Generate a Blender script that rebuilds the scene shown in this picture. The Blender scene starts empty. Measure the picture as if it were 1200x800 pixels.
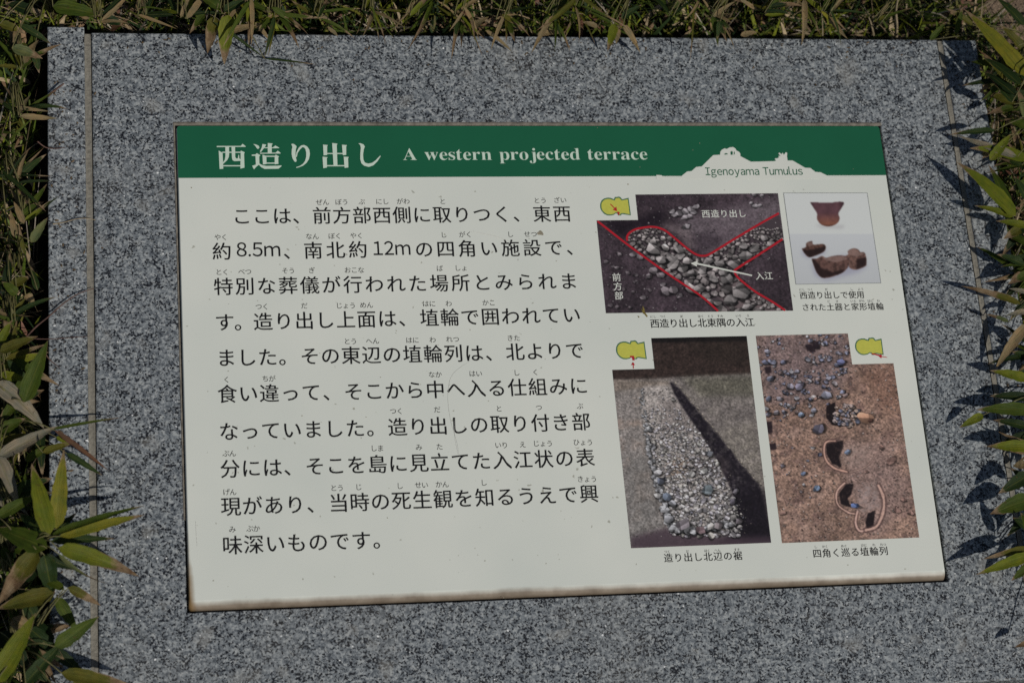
import bpy, bmesh, math, random
import numpy as np
from mathutils import Vector, Matrix
from mathutils.geometry import tessellate_polygon

# ------------------------------------------------------------------ camera, world, sun, exposure
scene = bpy.context.scene
COL = scene.collection
CAM = np.array([-0.33624745, -0.533288, 1.54220449])
RT = np.array([[0.98356273, 0.01818521, -0.17964868],
               [-0.07697871, 0.94220402, -0.32607646],
               [0.16333594, 0.33454578, 0.92811664]])
FPX = 2423.0
cam = bpy.data.cameras.new('camera')
cam.sensor_width = 36.0
cam.lens = FPX / 1200.0 * 36.0
cam.clip_start = 0.05
cam.clip_end = 400.0
cam.dof.use_dof = True
cam.dof.focus_distance = 1.66
cam.dof.aperture_fstop = 7.0
camo = bpy.data.objects.new('camera', cam)
camo.matrix_world = Matrix([[*RT[0], CAM[0]], [*RT[1], CAM[1]], [*RT[2], CAM[2]], [0, 0, 0, 1]])
COL.objects.link(camo)
scene.camera = camo

SUN_ELEV = math.radians(50)
SUN_AZ = math.radians(-50)            # from +x, turning towards -y
sd = Vector((math.cos(SUN_ELEV) * math.cos(SUN_AZ), math.cos(SUN_ELEV) * math.sin(SUN_AZ), math.sin(SUN_ELEV)))
world = bpy.data.worlds.new('World')
scene.world = world
world.use_nodes = True
wn = world.node_tree.nodes
sky = wn.new('ShaderNodeTexSky')
sky.sky_type = 'NISHITA'
sky.sun_disc = False
sky.sun_elevation = SUN_ELEV
sky.sun_rotation = math.radians(90) - SUN_AZ
wn['Background'].inputs[1].default_value = 0.05
world.node_tree.links.new(sky.outputs[0], wn['Background'].inputs[0])
sun = bpy.data.lights.new('sun', 'SUN')
sun.energy = 3.8
sun.angle = math.radians(0.5)
sun.color = (1.0, 0.955, 0.88)
suno = bpy.data.objects.new('sun', sun)
suno.rotation_euler = sd.to_track_quat('Z', 'Y').to_euler()
suno.location = sd * 5
COL.objects.link(suno)
scene.view_settings.view_transform = 'Standard'
scene.view_settings.look = 'None'
scene.view_settings.gamma = 1.0
scene.view_settings.use_curve_mapping = False
scene.view_settings.exposure = -0.73
scene.cycles.use_denoising = False
scene.cycles.max_bounces = 6

# ------------------------------------------------------------------ measuring helpers
def P(px, py, z=0.0):
    """point at height z seen at photograph pixel px, py"""
    d = RT @ np.array([(px - 600) / FPX, (400 - py) / FPX, -1.0])
    k = (z - CAM[2]) / d[2]
    return Vector(CAM + d * k)

def project(X):
    """world points (n,3) to photograph pixels"""
    q = (X - CAM) @ RT
    return 600 + FPX * q[:, 0] / -q[:, 2], 400 - FPX * q[:, 1] / -q[:, 2]

rng = random.Random(7)
LIT = 0.63

def lin(c):
    c = np.asarray(c, float)
    return np.where(c <= 0.04045, c / 12.92, ((c + 0.055) / 1.055) ** 2.4)

def ink(r, g, b):
    """surface colour of an ink whose sunlit value in the dim photograph was r, g, b"""
    v = np.clip(lin(np.array([r, g, b]) / 255.0) / LIT, 0.002, 0.85)
    return tuple(float(x) for x in v)

# ------------------------------------------------------------------ object helpers
def link(o, parent=None):
    COL.objects.link(o)
    if parent is not None:
        o.parent = parent
    return o

def thing(name, label, cat, loc=(0, 0, 0), group=None):
    o = bpy.data.objects.new(name, None)
    o.empty_display_size = 0.02
    o.location = loc
    COL.objects.link(o)
    o['label'] = label
    o['category'] = cat
    if group:
        o['group'] = group
    return o

def mesh_obj(name, verts, faces, mat, parent=None, smooth=False, uv=None, cols=None):
    """world-space verts become one mesh object, with its origin at the parent's base"""
    off = np.zeros(3)
    if parent is not None:
        q = parent
        while q is not None:
            off = off + np.array(q.location)
            q = q.parent
    v = np.asarray([tuple(a) for a in verts], float) if not isinstance(verts, np.ndarray) else verts
    v = v - off
    me = bpy.data.meshes.new(name)
    me.from_pydata(v.tolist() if not isinstance(v, list) else v, [], faces if isinstance(faces, list) else faces.tolist())
    if smooth:
        me.polygons.foreach_set('use_smooth', [True] * len(me.polygons))
    if uv is not None:
        lay = me.uv_layers.new(name='UVMap')
        li = np.empty(len(me.loops), dtype=np.int32)
        me.loops.foreach_get('vertex_index', li)
        lay.data.foreach_set('uv', np.asarray(uv, float)[li].ravel())
    if cols is not None:
        ca = me.color_attributes.new('Col', 'FLOAT_COLOR', 'POINT')
        a = np.ones((len(v), 4), np.float32)
        a[:, :3] = cols
        ca.data.foreach_set('color', a.ravel())
    me.materials.append(mat)
    me.update()
    return link(bpy.data.objects.new(name, me), parent)

# ------------------------------------------------------------------ materials
def new_mat(name):
    m = bpy.data.materials.new(name)
    m.use_nodes = True
    nt = m.node_tree
    return m, nt, nt.nodes['Principled BSDF']

def N(nt, kind, **kw):
    n = nt.nodes.new(kind)
    for k, v in kw.items():
        setattr(n, k, v)
    return n

def noise(nt, vec, scale, detail=3, rough=0.55, dist=0.0):
    n = N(nt, 'ShaderNodeTexNoise')
    n.inputs['Scale'].default_value = scale
    n.inputs['Detail'].default_value = detail
    n.inputs['Roughness'].default_value = rough
    n.inputs['Distortion'].default_value = dist
    nt.links.new(vec, n.inputs['Vector'])
    return n.outputs['Fac']

def ramp(nt, fac, stops, interp='LINEAR'):
    r = N(nt, 'ShaderNodeValToRGB')
    cr = r.color_ramp
    cr.interpolation = interp
    while len(cr.elements) < len(stops):
        cr.elements.new(0.5)
    for e, (p, c) in zip(cr.elements, stops):
        e.position = p
        e.color = (c, c, c, 1) if isinstance(c, (int, float)) else (*c, 1)
    nt.links.new(fac, r.inputs['Fac'])
    return r.outputs['Color']

def math_n(nt, op, a, b=None, clamp=False):
    n = N(nt, 'ShaderNodeMath', operation=op, use_clamp=clamp)
    for i, v in enumerate((a, b)):
        if v is None:
            continue
        if isinstance(v, (int, float)):
            n.inputs[i].default_value = v
        else:
            nt.links.new(v, n.inputs[i])
    return n.outputs[0]

def mixc(nt, fac, a, b, mode='MIX'):
    n = N(nt, 'ShaderNodeMix', data_type='RGBA', blend_type=mode)
    for key, v in ((0, fac), (6, a), (7, b)):
        if isinstance(v, (int, float)):
            n.inputs[key].default_value = v
        elif isinstance(v, tuple):
            n.inputs[key].default_value = (*v, 1)
        else:
            nt.links.new(v, n.inputs[key])
    return n.outputs[2]

def bump(nt, bsdf, h, strength, dist):
    b = N(nt, 'ShaderNodeBump')
    b.inputs['Strength'].default_value = strength
    b.inputs['Distance'].default_value = dist
    nt.links.new(h, b.inputs['Height'])
    nt.links.new(b.outputs[0], bsdf.inputs['Normal'])

def granite(name, seed, tint=1.0):
    m, nt, bs = new_mat(name)
    co = N(nt, 'ShaderNodeTexCoord').outputs['Object']
    mp = N(nt, 'ShaderNodeMapping')
    mp.inputs['Location'].default_value = (seed, seed * 1.7, 0)
    nt.links.new(co, mp.inputs['Vector'])
    v = mp.outputs[0]
    vor = N(nt, 'ShaderNodeTexVoronoi')
    vor.inputs['Scale'].default_value = 600
    nt.links.new(v, vor.inputs['Vector'])
    cell = N(nt, 'ShaderNodeSeparateColor')
    nt.links.new(vor.outputs['Color'], cell.inputs[0])
    base = ramp(nt, cell.outputs[0], [(0.0, (.175, .195, .212)), (0.5, (.265, .29, .305)), (0.85, (.35, .375, .385)), (1.0, (.44, .46, .46))])
    n_mid = noise(nt, v, 330, 4, 0.7, 0.4)
    midm = ramp(nt, n_mid, [(0.38, 0.0), (0.53, 1.0)])
    base = mixc(nt, midm, (.078, .092, .108), base)
    # black mica flecks gathered in clusters
    n_f = noise(nt, v, 560, 2, 0.6, 0.3)
    n_c = noise(nt, v, 120, 3, 0.6)
    thr = math_n(nt, 'ADD', n_f, math_n(nt, 'MULTIPLY', math_n(nt, 'SUBTRACT', n_c, 0.5), 0.55))
    fl = ramp(nt, thr, [(0.412, 0.0), (0.460, 1.0)])
    base = mixc(nt, fl, (.012, .014, .019), base)
    n_w = noise(nt, v, 330, 2, 0.5, 0.4)
    wm = ramp(nt, n_w, [(0.60, 0.0), (0.70, 0.75)])
    base = mixc(nt, wm, base, (.42, .44, .435))
    # weathering: broad warm stains and paler patches
    n_s = noise(nt, v, 9, 4, 0.6)
    st = ramp(nt, n_s, [(0.52, 0.0), (0.72, 0.45)])
    base = mixc(nt, st, base, (.33, .30, .25), 'MULTIPLY') if False else mixc(nt, math_n(nt, 'MULTIPLY', st, 0.35), base, (.27, .25, .21))
    n_b = noise(nt, v, 34, 3, 0.5)
    lb = ramp(nt, n_b, [(0.62, 0.0), (0.72, 0.35)])
    base = mixc(nt, lb, base, (.34, .33, .30))
    # a few mica glints, painted into the colour as near-white dots
    gl = ramp(nt, noise(nt, v, 300, 0, 0.0), [(0.845, 0.0), (0.86, 1.0)])
    base = mixc(nt, gl, base, (.85, .86, .85))
    hs = N(nt, 'ShaderNodeMix', data_type='RGBA', blend_type='MULTIPLY')
    hs.inputs[0].default_value = 1
    nt.links.new(base, hs.inputs[6])
    hs.inputs[7].default_value = (tint, tint, tint, 1)
    nt.links.new(hs.outputs[2], bs.inputs['Base Color'])
    nt.links.new(ramp(nt, n_f, [(0.3, .42), (0.7, .7)]), bs.inputs['Roughness'])
    bs.inputs['Specular IOR Level'].default_value = 0.35
    bump(nt, bs, n_f, 0.35, 0.0006)
    return m

def plain(name, col, rough=0.6, var=0.0, scale=80, spec=0.4, bmp=0.0):
    m, nt, bs = new_mat(name)
    bs.inputs['Roughness'].default_value = rough
    bs.inputs['Specular IOR Level'].default_value = spec
    co = N(nt, 'ShaderNodeTexCoord').outputs['Object']
    n = noise(nt, co, scale, 4, 0.6)
    lo = tuple(c * (1 - var) for c in col)
    hi = tuple(min(1, c * (1 + var)) for c in col)
    nt.links.new(ramp(nt, n, [(0.3, lo), (0.7, hi)]), bs.inputs['Base Color'])
    if bmp:
        bump(nt, bs, n, bmp, 0.002)
    return m

M_GRAN = granite('granite', 0.0)
M_GRAN2 = granite('granite_side', 3.1, 1.06)
M_MORTAR = plain('mortar', (.235, .22, .185), 0.95, 0.25, 380, 0.1, 0.6)
M_SEAL = plain('sealant', (.20, .18, .15), 0.8, 0.45, 160, 0.2, 0.5)
M_BLACK = plain('black_print', (.012, .012, .013), 0.5, 0.2, 300, 0.25)
M_GREYINK = plain('small_print', (.06, .06, .06), 0.5, 0.2, 300, 0.25)
M_GREEN = plain('green_print', ink(23, 79, 55), 0.42, 0.05, 14, 0.3)
M_WHITE = plain('white_print', ink(184, 186, 178), 0.42, 0.02, 20, 0.3)
M_TITLE = plain('title_print', ink(172, 186, 172), 0.42, 0.03, 40, 0.3)
M_RED = plain('red_print', ink(150, 28, 38), 0.42, 0.08, 60, 0.3)
M_YEL = plain('yellow_print', ink(166, 165, 72), 0.42, 0.06, 400, 0.3)
M_OUTL = plain('outline_print', ink(62, 98, 72), 0.42, 0.05, 60, 0.3)
M_LINE = plain('line_print', ink(112, 116, 116), 0.5, 0.1, 60, 0.2)
M_SCR = plain('scratch_mark', (.62, .61, .57), 0.6, 0.15, 900, 0.2)
M_SPOT = plain('dirt_spot', (.30, .27, .20), 0.8, 0.3, 900, 0.1)
M_MOSS = plain('dried_moss', (.22, .17, .05), 0.9, 0.3, 900, 0.1)

def board_material():
    m, nt, bs = new_mat('glazed_board')
    co = N(nt, 'ShaderNodeTexCoord').outputs['Object']
    sep = N(nt, 'ShaderNodeSeparateXYZ')
    nt.links.new(co, sep.inputs[0])
    x, y = sep.outputs[0], sep.outputs[1]
    n1 = noise(nt, co, 60, 3, 0.6)
    n2 = noise(nt, co, 6, 3, 0.6)
    n3 = noise(nt, co, 900, 2, 0.6)
    white = ramp(nt, n2, [(0.3, ink(178, 182, 175)), (0.7, ink(188, 190, 182))])
    specks = ramp(nt, noise(nt, co, 240, 1, 0.4), [(0.20, (.35, .32, .26)), (0.235, (1, 1, 1))])
    white = mixc(nt, 0.6, white, specks, 'MULTIPLY')
    # grime along the lower edge, wavy above
    e = math_n(nt, 'ADD', y, 0.1998)
    wob = math_n(nt, 'MULTIPLY', math_n(nt, 'SUBTRACT', n1, 0.5), 0.0024)
    wob2 = math_n(nt, 'MULTIPLY', math_n(nt, 'SUBTRACT', n2, 0.5), 0.0040)
    e = math_n(nt, 'ADD', e, math_n(nt, 'ADD', wob, wob2))
    g = ramp(nt, math_n(nt, 'MULTIPLY', e, 100.0), [(0.32, 1.0), (0.52, 0.62), (0.74, 0.0)])
    browns = ramp(nt, n1, [(0.3, (.19, .15, .11)), (0.65, (.31, .255, .195))])
    col = mixc(nt, g, white, browns)
    # ochre stain creeping round the lower left corner
    ex = math_n(nt, 'ADD', x, 0.300)
    ey = math_n(nt, 'ADD', y, 0.200)
    near = math_n(nt, 'ADD', math_n(nt, 'MULTIPLY', ex, 140.0), math_n(nt, 'MULTIPLY', ey, 13.0))
    near = math_n(nt, 'ADD', near, math_n(nt, 'MULTIPLY', math_n(nt, 'SUBTRACT', n1, 0.5), 0.5))
    oc = ramp(nt, near, [(0.30, 1.0), (0.62, 0.6), (0.98, 0.0)])
    col = mixc(nt, oc, col, (.26, .165, .07))
    # edges turn darker brown with depth below the face
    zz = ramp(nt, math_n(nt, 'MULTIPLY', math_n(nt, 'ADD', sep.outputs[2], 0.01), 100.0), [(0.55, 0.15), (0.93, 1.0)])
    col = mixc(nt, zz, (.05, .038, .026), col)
    nt.links.new(col, bs.inputs['Base Color'])
    bs.inputs['Roughness'].default_value = 0.42
    bs.inputs['Specular IOR Level'].default_value = 0.3
    bump(nt, bs, n3, 0.05, 0.0004)
    return m
M_BOARD = board_material()

def print_material():
    m, nt, bs = new_mat('photographic_print')
    a = N(nt, 'ShaderNodeVertexColor')
    a.layer_name = 'Col'
    nt.links.new(a.outputs[0], bs.inputs['Base Color'])
    bs.inputs['Roughness'].default_value = 0.42
    bs.inputs['Specular IOR Level'].default_value = 0.3
    return m
M_PRINT = print_material()

def leaf_material():
    m, nt, bs = new_mat('bamboo_leaf')
    oi = N(nt, 'ShaderNodeObjectInfo')
    uv = N(nt, 'ShaderNodeUVMap')
    sep = N(nt, 'ShaderNodeSeparateXYZ')
    nt.links.new(uv.outputs[0], sep.inputs[0])
    u, v = sep.outputs[0], sep.outputs[1]
    co = N(nt, 'ShaderNodeTexCoord').outputs['Object']
    mp = N(nt, 'ShaderNodeMapping')
    nt.links.new(uv.outputs[0], mp.inputs['Vector'])
    mp.inputs['Scale'].default_value = (34, 2.2, 1)
    rnd = N(nt, 'ShaderNodeCombineXYZ')
    nt.links.new(math_n(nt, 'MULTIPLY', oi.outputs['Random'], 50.0), rnd.inputs[2])
    nt.links.new(rnd.outputs[0], mp.inputs['Location'])
    vein = noise(nt, mp.outputs[0], 1.0, 2, 0.5)
    blot = noise(nt, co, 110, 4, 0.65)
    fine = noise(nt, co, 900, 2, 0.6)
    col = mixc(nt, 1.0, oi.outputs['Color'], ramp(nt, vein, [(0.30, .62), (0.70, 1.30)]), 'MULTIPLY')
    col = mixc(nt, 1.0, col, ramp(nt, blot, [(0.30, (.70, .82, .8)), (0.72, (1.25, 1.12, .9))]), 'MULTIPLY')
    # midrib
    d = math_n(nt, 'ABSOLUTE', math_n(nt, 'SUBTRACT', u, 0.5))
    rib = ramp(nt, d, [(0.018, 0.40), (0.045, 0.0)])
    col = mixc(nt, rib, col, (.15, .16, .03))
    # withered margin and tip; how far it reaches is the object's alpha
    edge = math_n(nt, 'MULTIPLY', math_n(nt, 'POWER', math_n(nt, 'MULTIPLY', d, 2.0), 6.0), 0.22)
    w = math_n(nt, 'ADD', v, edge)
    w = math_n(nt, 'ADD', w, math_n(nt, 'MULTIPLY', math_n(nt, 'SUBTRACT', blot, 0.5), 0.35))
    w = math_n(nt, 'ADD', w, math_n(nt, 'SUBTRACT', oi.outputs['Alpha'], 1.0))
    wm = ramp(nt, w, [(0.0, 0.0), (0.10, 1.0)])
    dry = ramp(nt, blot, [(0.30, (.14, .075, .035)), (0.55, (.30, .21, .12)), (0.75, (.40, .31, .20))])
    dry = mixc(nt, 1.0, dry, ramp(nt, vein, [(0.30, .70), (0.70, 1.2)]), 'MULTIPLY')
    col = mixc(nt, wm, col, dry)
    bl = ramp(nt, noise(nt, co, 330, 2, 0.5), [(0.66, 0.0), (0.74, 0.7)])
    col = mixc(nt, bl, col, (.085, .055, .018))
    sp = ramp(nt, fine, [(0.22, 0.55), (0.30, 1.0)])
    col = mixc(nt, 1.0, col, sp, 'MULTIPLY')
    nt.links.new(col, bs.inputs['Base Color'])
    bs.inputs['Roughness'].default_value = 0.50
    bs.inputs['Specular IOR Level'].default_value = 0.18
    bump(nt, bs, vein, 0.5, 0.0008)
    tr = N(nt, 'ShaderNodeBsdfTranslucent')
    nt.links.new(col, tr.inputs[0])
    mx = N(nt, 'ShaderNodeMixShader')
    mx.inputs[0].default_value = 0.30
    nt.links.new(bs.outputs[0], mx.inputs[1])
    nt.links.new(tr.outputs[0], mx.inputs[2])
    nt.links.new(mx.outputs[0], nt.nodes['Material Output'].inputs['Surface'])
    return m
M_LEAF = leaf_material()

def grass_material(name='grass_blades'):
    m, nt, bs = new_mat(name)
    a = N(nt, 'ShaderNodeVertexColor')
    a.layer_name = 'Col'
    co = N(nt, 'ShaderNodeTexCoord').outputs['Object']
    col = mixc(nt, 1.0, a.outputs[0], ramp(nt, noise(nt, co, 260, 3, 0.6), [(0.3, .65), (0.7, 1.3)]), 'MULTIPLY')
    nt.links.new(col, bs.inputs['Base Color'])
    bs.inputs['Roughness'].default_value = 0.6
    bs.inputs['Specular IOR Level'].default_value = 0.25
    return m
M_GRASS = grass_material()
M_STEM = plain('bamboo_stem', (.12, .11, .04), 0.6, 0.45, 120)
M_STRAW = plain('dry_straw', (.34, .27, .17), 0.7, 0.3, 150)
M_TWIG = plain('reddish_twig', (.12, .065, .05), 0.7, 0.4, 150)

def soil_material(name, a, b, c):
    m, nt, bs = new_mat(name)
    co = N(nt, 'ShaderNodeTexCoord').outputs['Object']
    n = noise(nt, co, 60, 6, 0.7)
    n2 = noise(nt, co, 420, 3, 0.7)
    col = ramp(nt, n, [(0.3, a), (0.52, b), (0.75, c)])
    col = mixc(nt, 1.0, col, ramp(nt, n2, [(0.3, .6), (0.68, 1.5)]), 'MULTIPLY')
    nt.links.new(col, bs.inputs['Base Color'])
    bs.inputs['Roughness'].default_value = 0.95
    bs.inputs['Specular IOR Level'].default_value = 0.1
    h = math_n(nt, 'ADD', n, math_n(nt, 'MULTIPLY', n2, 0.3))
    bump(nt, bs, h, 0.9, 0.012)
    return m
M_SOIL = soil_material('soil', (.020, .014, .009), (.050, .035, .022), (.10, .072, .048))
M_PATH = soil_material('trodden_earth', (.15, .105, .07), (.24, .175, .125), (.34, .26, .19))

# ------------------------------------------------------------------ the ground
Z_STONE = -0.0015
Z_GROUND = -0.055
def value_noise(x, y, seed):
    xi, yi = np.floor(x).astype(int), np.floor(y).astype(int)
    fx, fy = x - xi, y - yi
    fx, fy = fx * fx * (3 - 2 * fx), fy * fy * (3 - 2 * fy)
    def h(a, b):
        n = (a * 374761393 + b * 668265263 + seed * 974711) & 0x7fffffff
        n = ((n ^ (n >> 13)) * 1274126177) & 0x7fffffff
        return ((n ^ (n >> 16)) & 0xffff) / 65535.0
    return (h(xi, yi) * (1 - fx) + h(xi + 1, yi) * fx) * (1 - fy) + (h(xi, yi + 1) * (1 - fx) + h(xi + 1, yi + 1) * fx) * fy

def fbm(x, y, seed, octv=4, gain=0.55):
    s, a, t = 0, 1, 0
    for i in range(octv):
        s = s + a * value_noise(x * 2 ** i, y * 2 ** i, seed + i * 17)
        t += a
        a *= gain
    return s / t

def sheet(name, xs, ys, zf, mat):
    X, Y = np.meshgrid(xs, ys)
    Z = zf(X, Y)
    v = np.stack([X.ravel(), Y.ravel(), Z.ravel()], 1)
    w = len(xs)
    i, j = np.meshgrid(np.arange(w - 1), np.arange(len(ys) - 1))
    a = (j * w + i).ravel()
    f = np.stack([a, a + 1, a + w + 1, a + w], 1)
    o = mesh_obj(name, v, f, mat, smooth=True)
    o['kind'] = 'structure'
    return o

def graded(lo, hi, step, far):
    mid = list(np.arange(lo, hi, step))
    out = [far * k for k in (1, .4, .15, .06)]
    return np.array([lo - o for o in out] + mid + [hi + o for o in out[::-1]])
def ground_z(X, Y):
    near = np.exp(-((X ** 2 + Y ** 2) / 4.0))
    return Z_GROUND + (fbm(X * 22 + 50, Y * 22 + 50, 3) - 0.5) * 0.022 * near
sheet('ground', graded(-0.9, 0.9, 0.012, 80.0), graded(-0.9, 0.9, 0.012, 80.0), ground_z, M_SOIL)
# trodden earth showing through beyond the upper right corner
def path_z(X, Y):
    edge = np.minimum.reduce([(X - 0.445) / 0.05, (Y - 0.30) / 0.05, np.ones_like(X)])
    wob = (fbm(X * 14 + 9, Y * 14 + 4, 21) - 0.5) * 1.2
    return ground_z(X, Y) + np.clip(edge + wob, -1, 1) * 0.014 + (fbm(X * 90, Y * 90, 5) - .5) * 0.006
sheet('earth_path', np.arange(0.40, 1.6, 0.008), np.arange(0.26, 1.2, 0.008), path_z, M_PATH)

# ------------------------------------------------------------------ the granite plinth
def box_mesh(x0, x1, y0, y1, z0, z1, bev):
    """slab with a softened, slightly worn top edge"""
    bm = bmesh.new()
    bmesh.ops.create_cube(bm, size=1)
    for v in bm.verts:
        v.co = Vector((x0 + (v.co.x + .5) * (x1 - x0), y0 + (v.co.y + .5) * (y1 - y0), z0 + (v.co.z + .5) * (z1 - z0)))
    ed = [e for e in bm.edges if all(v.co.z > (z0 + z1) / 2 for v in e.verts)]
    bmesh.ops.bevel(bm, geom=ed, offset=bev, segments=3, affect='EDGES', profile=0.5)
    vs = [v.co.copy() for v in bm.verts]
    fs = [[v.index for v in f.verts] for f in bm.faces]
    bm.verts.ensure_lookup_table()
    bm.free()
    return vs, fs

tl = P(108.5, 38.0, Z_STONE); tr_ = P(1098.0, 46.5, Z_STONE)
X0 = -0.372; X1 = 0.356; Y1 = 0.272; Y0 = -0.262
X0 = P(110.0, 300, Z_STONE).x; X1 = P(1138.0, 295, Z_STONE).x
Y1 = (tl.y + tr_.y) / 2; Y0 = P(1185, 796.5, Z_STONE).y

plinth = thing('granite_plinth', 'speckled grey granite plinth with mortared side slabs carrying the notice', 'plinth', ((X0 + X1) / 2, 0, Z_GROUND - 0.12))
W2, H2 = 0.3, 0.1998
GR, GB, GL, GT = 0.0016, 0.0014, 0.0013, 0.0012      # joint round the board
def frame_slab():
    """main slab with a sunk bed for the board"""
    zb = Z_STONE - 0.011
    zt = Z_STONE
    hx0, hx1, hy0, hy1 = -W2 - GL, W2 + GR, -H2 - GB, H2 + GT
    b = 0.0016
    rings = []
    def ring(ax0, ax1, ay0, ay1, z):
        return [(ax0, ay0, z), (ax1, ay0, z), (ax1, ay1, z), (ax0, ay1, z)]
    zlow = Z_GROUND - 0.12
    rings.append(ring(X0, X1, Y0, Y1, zlow))
    rings.append(ring(X0, X1, Y0, Y1, zt - b))
    rings.append(ring(X0 + b * .3, X1 - b * .3, Y0 + b * .3, Y1 - b * .3, zt - b * .3))
    rings.append(ring(X0 + b, X1 - b, Y0 + b, Y1 - b, zt))
    c = 0.0005
    rings.append(ring(hx0 - c, hx1 + c, hy0 - c, hy1 + c, zt))
    rings.append(ring(hx0, hx1, hy0, hy1, zt - c))
    rings.append(ring(hx0, hx1, hy0, hy1, zb))
    vs = [p for r in rings for p in r]
    fs = []
    for k in range(len(rings) - 1):
        for i in range(4):
            a, b2 = k * 4 + i, k * 4 + (i + 1) % 4
            fs.append([a, b2, b2 + 4, a + 4])
    k = (len(rings) - 1) * 4
    fs.append([k, k + 1, k + 2, k + 3])
    return vs, fs
mesh_obj('main_slab', *frame_slab(), M_GRAN, plinth)
JL, JR = 0.0056, 0.0050
xL0 = P(56.5, 300, Z_STONE).x
xR1 = P(1184.5, 290, Z_STONE).x
YS1 = Y1 + 0.0045
a = mesh_obj('side_slab', *box_mesh(xL0, X0 - JL, Y0, YS1, Z_GROUND - 0.12, Z_STONE + 0.001, 0.0014), M_GRAN2, plinth)
mesh_obj('side_slab', *box_mesh(X1 + JR, xR1, Y0, Y1, Z_GROUND - 0.12, Z_STONE - 0.0005, 0.0014), M_GRAN2, plinth)
def joint(xa, xb):
    n = 140
    vs, fs = [], []
    for i in range(n + 1):
        y = Y0 + 0.001 + (Y1 - 0.001 - Y0 - .001) * i / n
        for j in range(5):
            x = xa + (xb - xa) * j / 4
            dz = [0, -0.0005, -0.0006, -0.0006, -0.0005][j] + (rng.random() - .5) * 0.0006
            vs.append((x, y, Z_STONE - 0.0008 + dz))
    for i in range(n):
        for j in range(4):
            a = i * 5 + j
            fs.append([a, a + 1, a + 6, a + 5])
    b = len(vs)
    zl = Z_GROUND - 0.1
    vs += [(xa, Y0 + .001, zl), (xb, Y0 + .001, zl), (xb, Y1 - .001, zl), (xa, Y1 - .001, zl)]
    fs += [[b, b + 1, 4, 0], [b + 2, b + 3, n * 5, n * 5 + 4]]
    mesh_obj('mortar_joint', vs, fs, M_MORTAR, plinth, smooth=True)
joint(X0 - JL + 0.0001, X0 - 0.0004)
joint(X1 + 0.0004, X1 + JR - 0.0001)

# ------------------------------------------------------------------ the notice board
sign = thing('notice_board', 'white glazed notice with green title band, Japanese text and four pictures', 'information board', (0, 0, Z_STONE))
def rrect(ins_l, ins_r, ins_t, ins_b, rad, seg=6):
    x0, x1, y0, y1 = -W2 + ins_l, W2 - ins_r, -H2 + ins_b, H2 - ins_t
    pts = []
    for (cx, cy, a0, r) in ((x1 - rad, y1 - rad, 0, rad), (x0 + rad, y1 - rad, 90, rad), (x0 + rad, y0 + rad, 180, rad), (x1 - rad, y0 + rad, 270, rad)):
        for k in range(seg + 1):
            t = math.radians(a0 + 90 * k / seg)
            pts.append((cx + r * math.cos(t), cy + r * math.sin(t)))
    return pts
def board():
    prof = [(0.0, 0.0, -0.0105), (0.0, 0.0, -0.0052), (0.00015, 0.0012, -0.0032), (0.0004, 0.0030, -0.0017), (0.0008, 0.0052, -0.0006), (0.0014, 0.0075, 0.0)]
    vs, fs = [], []
    rr = rrect(0, 0, 0, 0, .003)
    n = len(rr)
    for ins, insb, z in prof:
        for x, y in rrect(ins, ins, ins, insb, 0.003):
            vs.append((x, y, z))
    for k in range(len(prof) - 1):
        for i in range(n):
            a, b = k * n + i, k * n + (i + 1) % n
            fs.append([a, b, b + n, a + n])
    fs.append([(len(prof) - 1) * n + i for i in range(n)])
    fs.append(list(range(n))[::-1])
    return vs, fs
brd = mesh_obj('board', *board(), M_BOARD, sign)
for p in brd.data.polygons:
    p.use_smooth = len(p.vertices) == 4
# sealant squeezed out between board and stone along the top and the left
def bead(pts, w0, w1, z, h, name='sealant_bead'):
    vs, fs = [], []
    for i, (x, y, nx, ny) in enumerate(pts):
        wob = (rng.random() - .5) * 0.0009
        for j, (o, dz) in enumerate(((w0, -h), (w0 * .6 + w1 * .4, 0), (w0 * .2 + w1 * .8, 0), (w1 + wob, -h * 1.2))):
            vs.append((x + nx * o, y + ny * o, z + dz + (rng.random() - .5) * .00015))
        if i:
            b = (i - 1) * 4
            for j in range(3):
                fs.append([b + j, b + j + 1, b + j + 5, b + j + 4])
    mesh_obj(name, vs, fs, M_SEAL, sign, smooth=True)
nb = 260
bead([(-W2 - .002 + (2 * W2 + .004) * i / nb, H2, 0, 1) for i in range(nb + 1)], 0.0002, 0.0036, Z_STONE + 0.0006, 0.0007)
bead([(-W2, -H2 + .07 + (2 * H2 - .069) * i / nb, -1, 0) for i in range(nb + 1)], 0.0007, 0.0022, Z_STONE + 0.0004, 0.0006)

# ---- flat print: polygons laid a hair above the glaze
LAYER = [0]
def tess(poly):
    vs3 = [Vector((p[0], p[1], 0)) for p in poly]
    return [tuple(t) for t in tessellate_polygon([vs3])]
def flat(name, polys, mat, z, parent=sign, step=0.00002):
    """polys: list of outlines in plane metres"""
    vs, fs = [], []
    for k, poly in enumerate(polys):
        b = len(vs)
        t = tess(poly)
        vs += [(p[0], p[1], z + k * step) for p in poly]
        for tri in t:
            a, c, d = (poly[i] for i in tri)
            if (c[0] - a[0]) * (d[1] - a[1]) - (c[1] - a[1]) * (d[0] - a[0]) < 0:
                tri = tri[::-1]
            fs.append([b + i for i in tri])
    return mesh_obj(name, vs, fs, mat, parent)
def pp(pts, ox=0.0, oy=0.0, s=1.0):
    """outline measured on an enlargement of the photograph -> plane"""
    return [tuple(P(ox + x / s, oy + y / s)[:2]) for x, y in pts]
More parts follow.
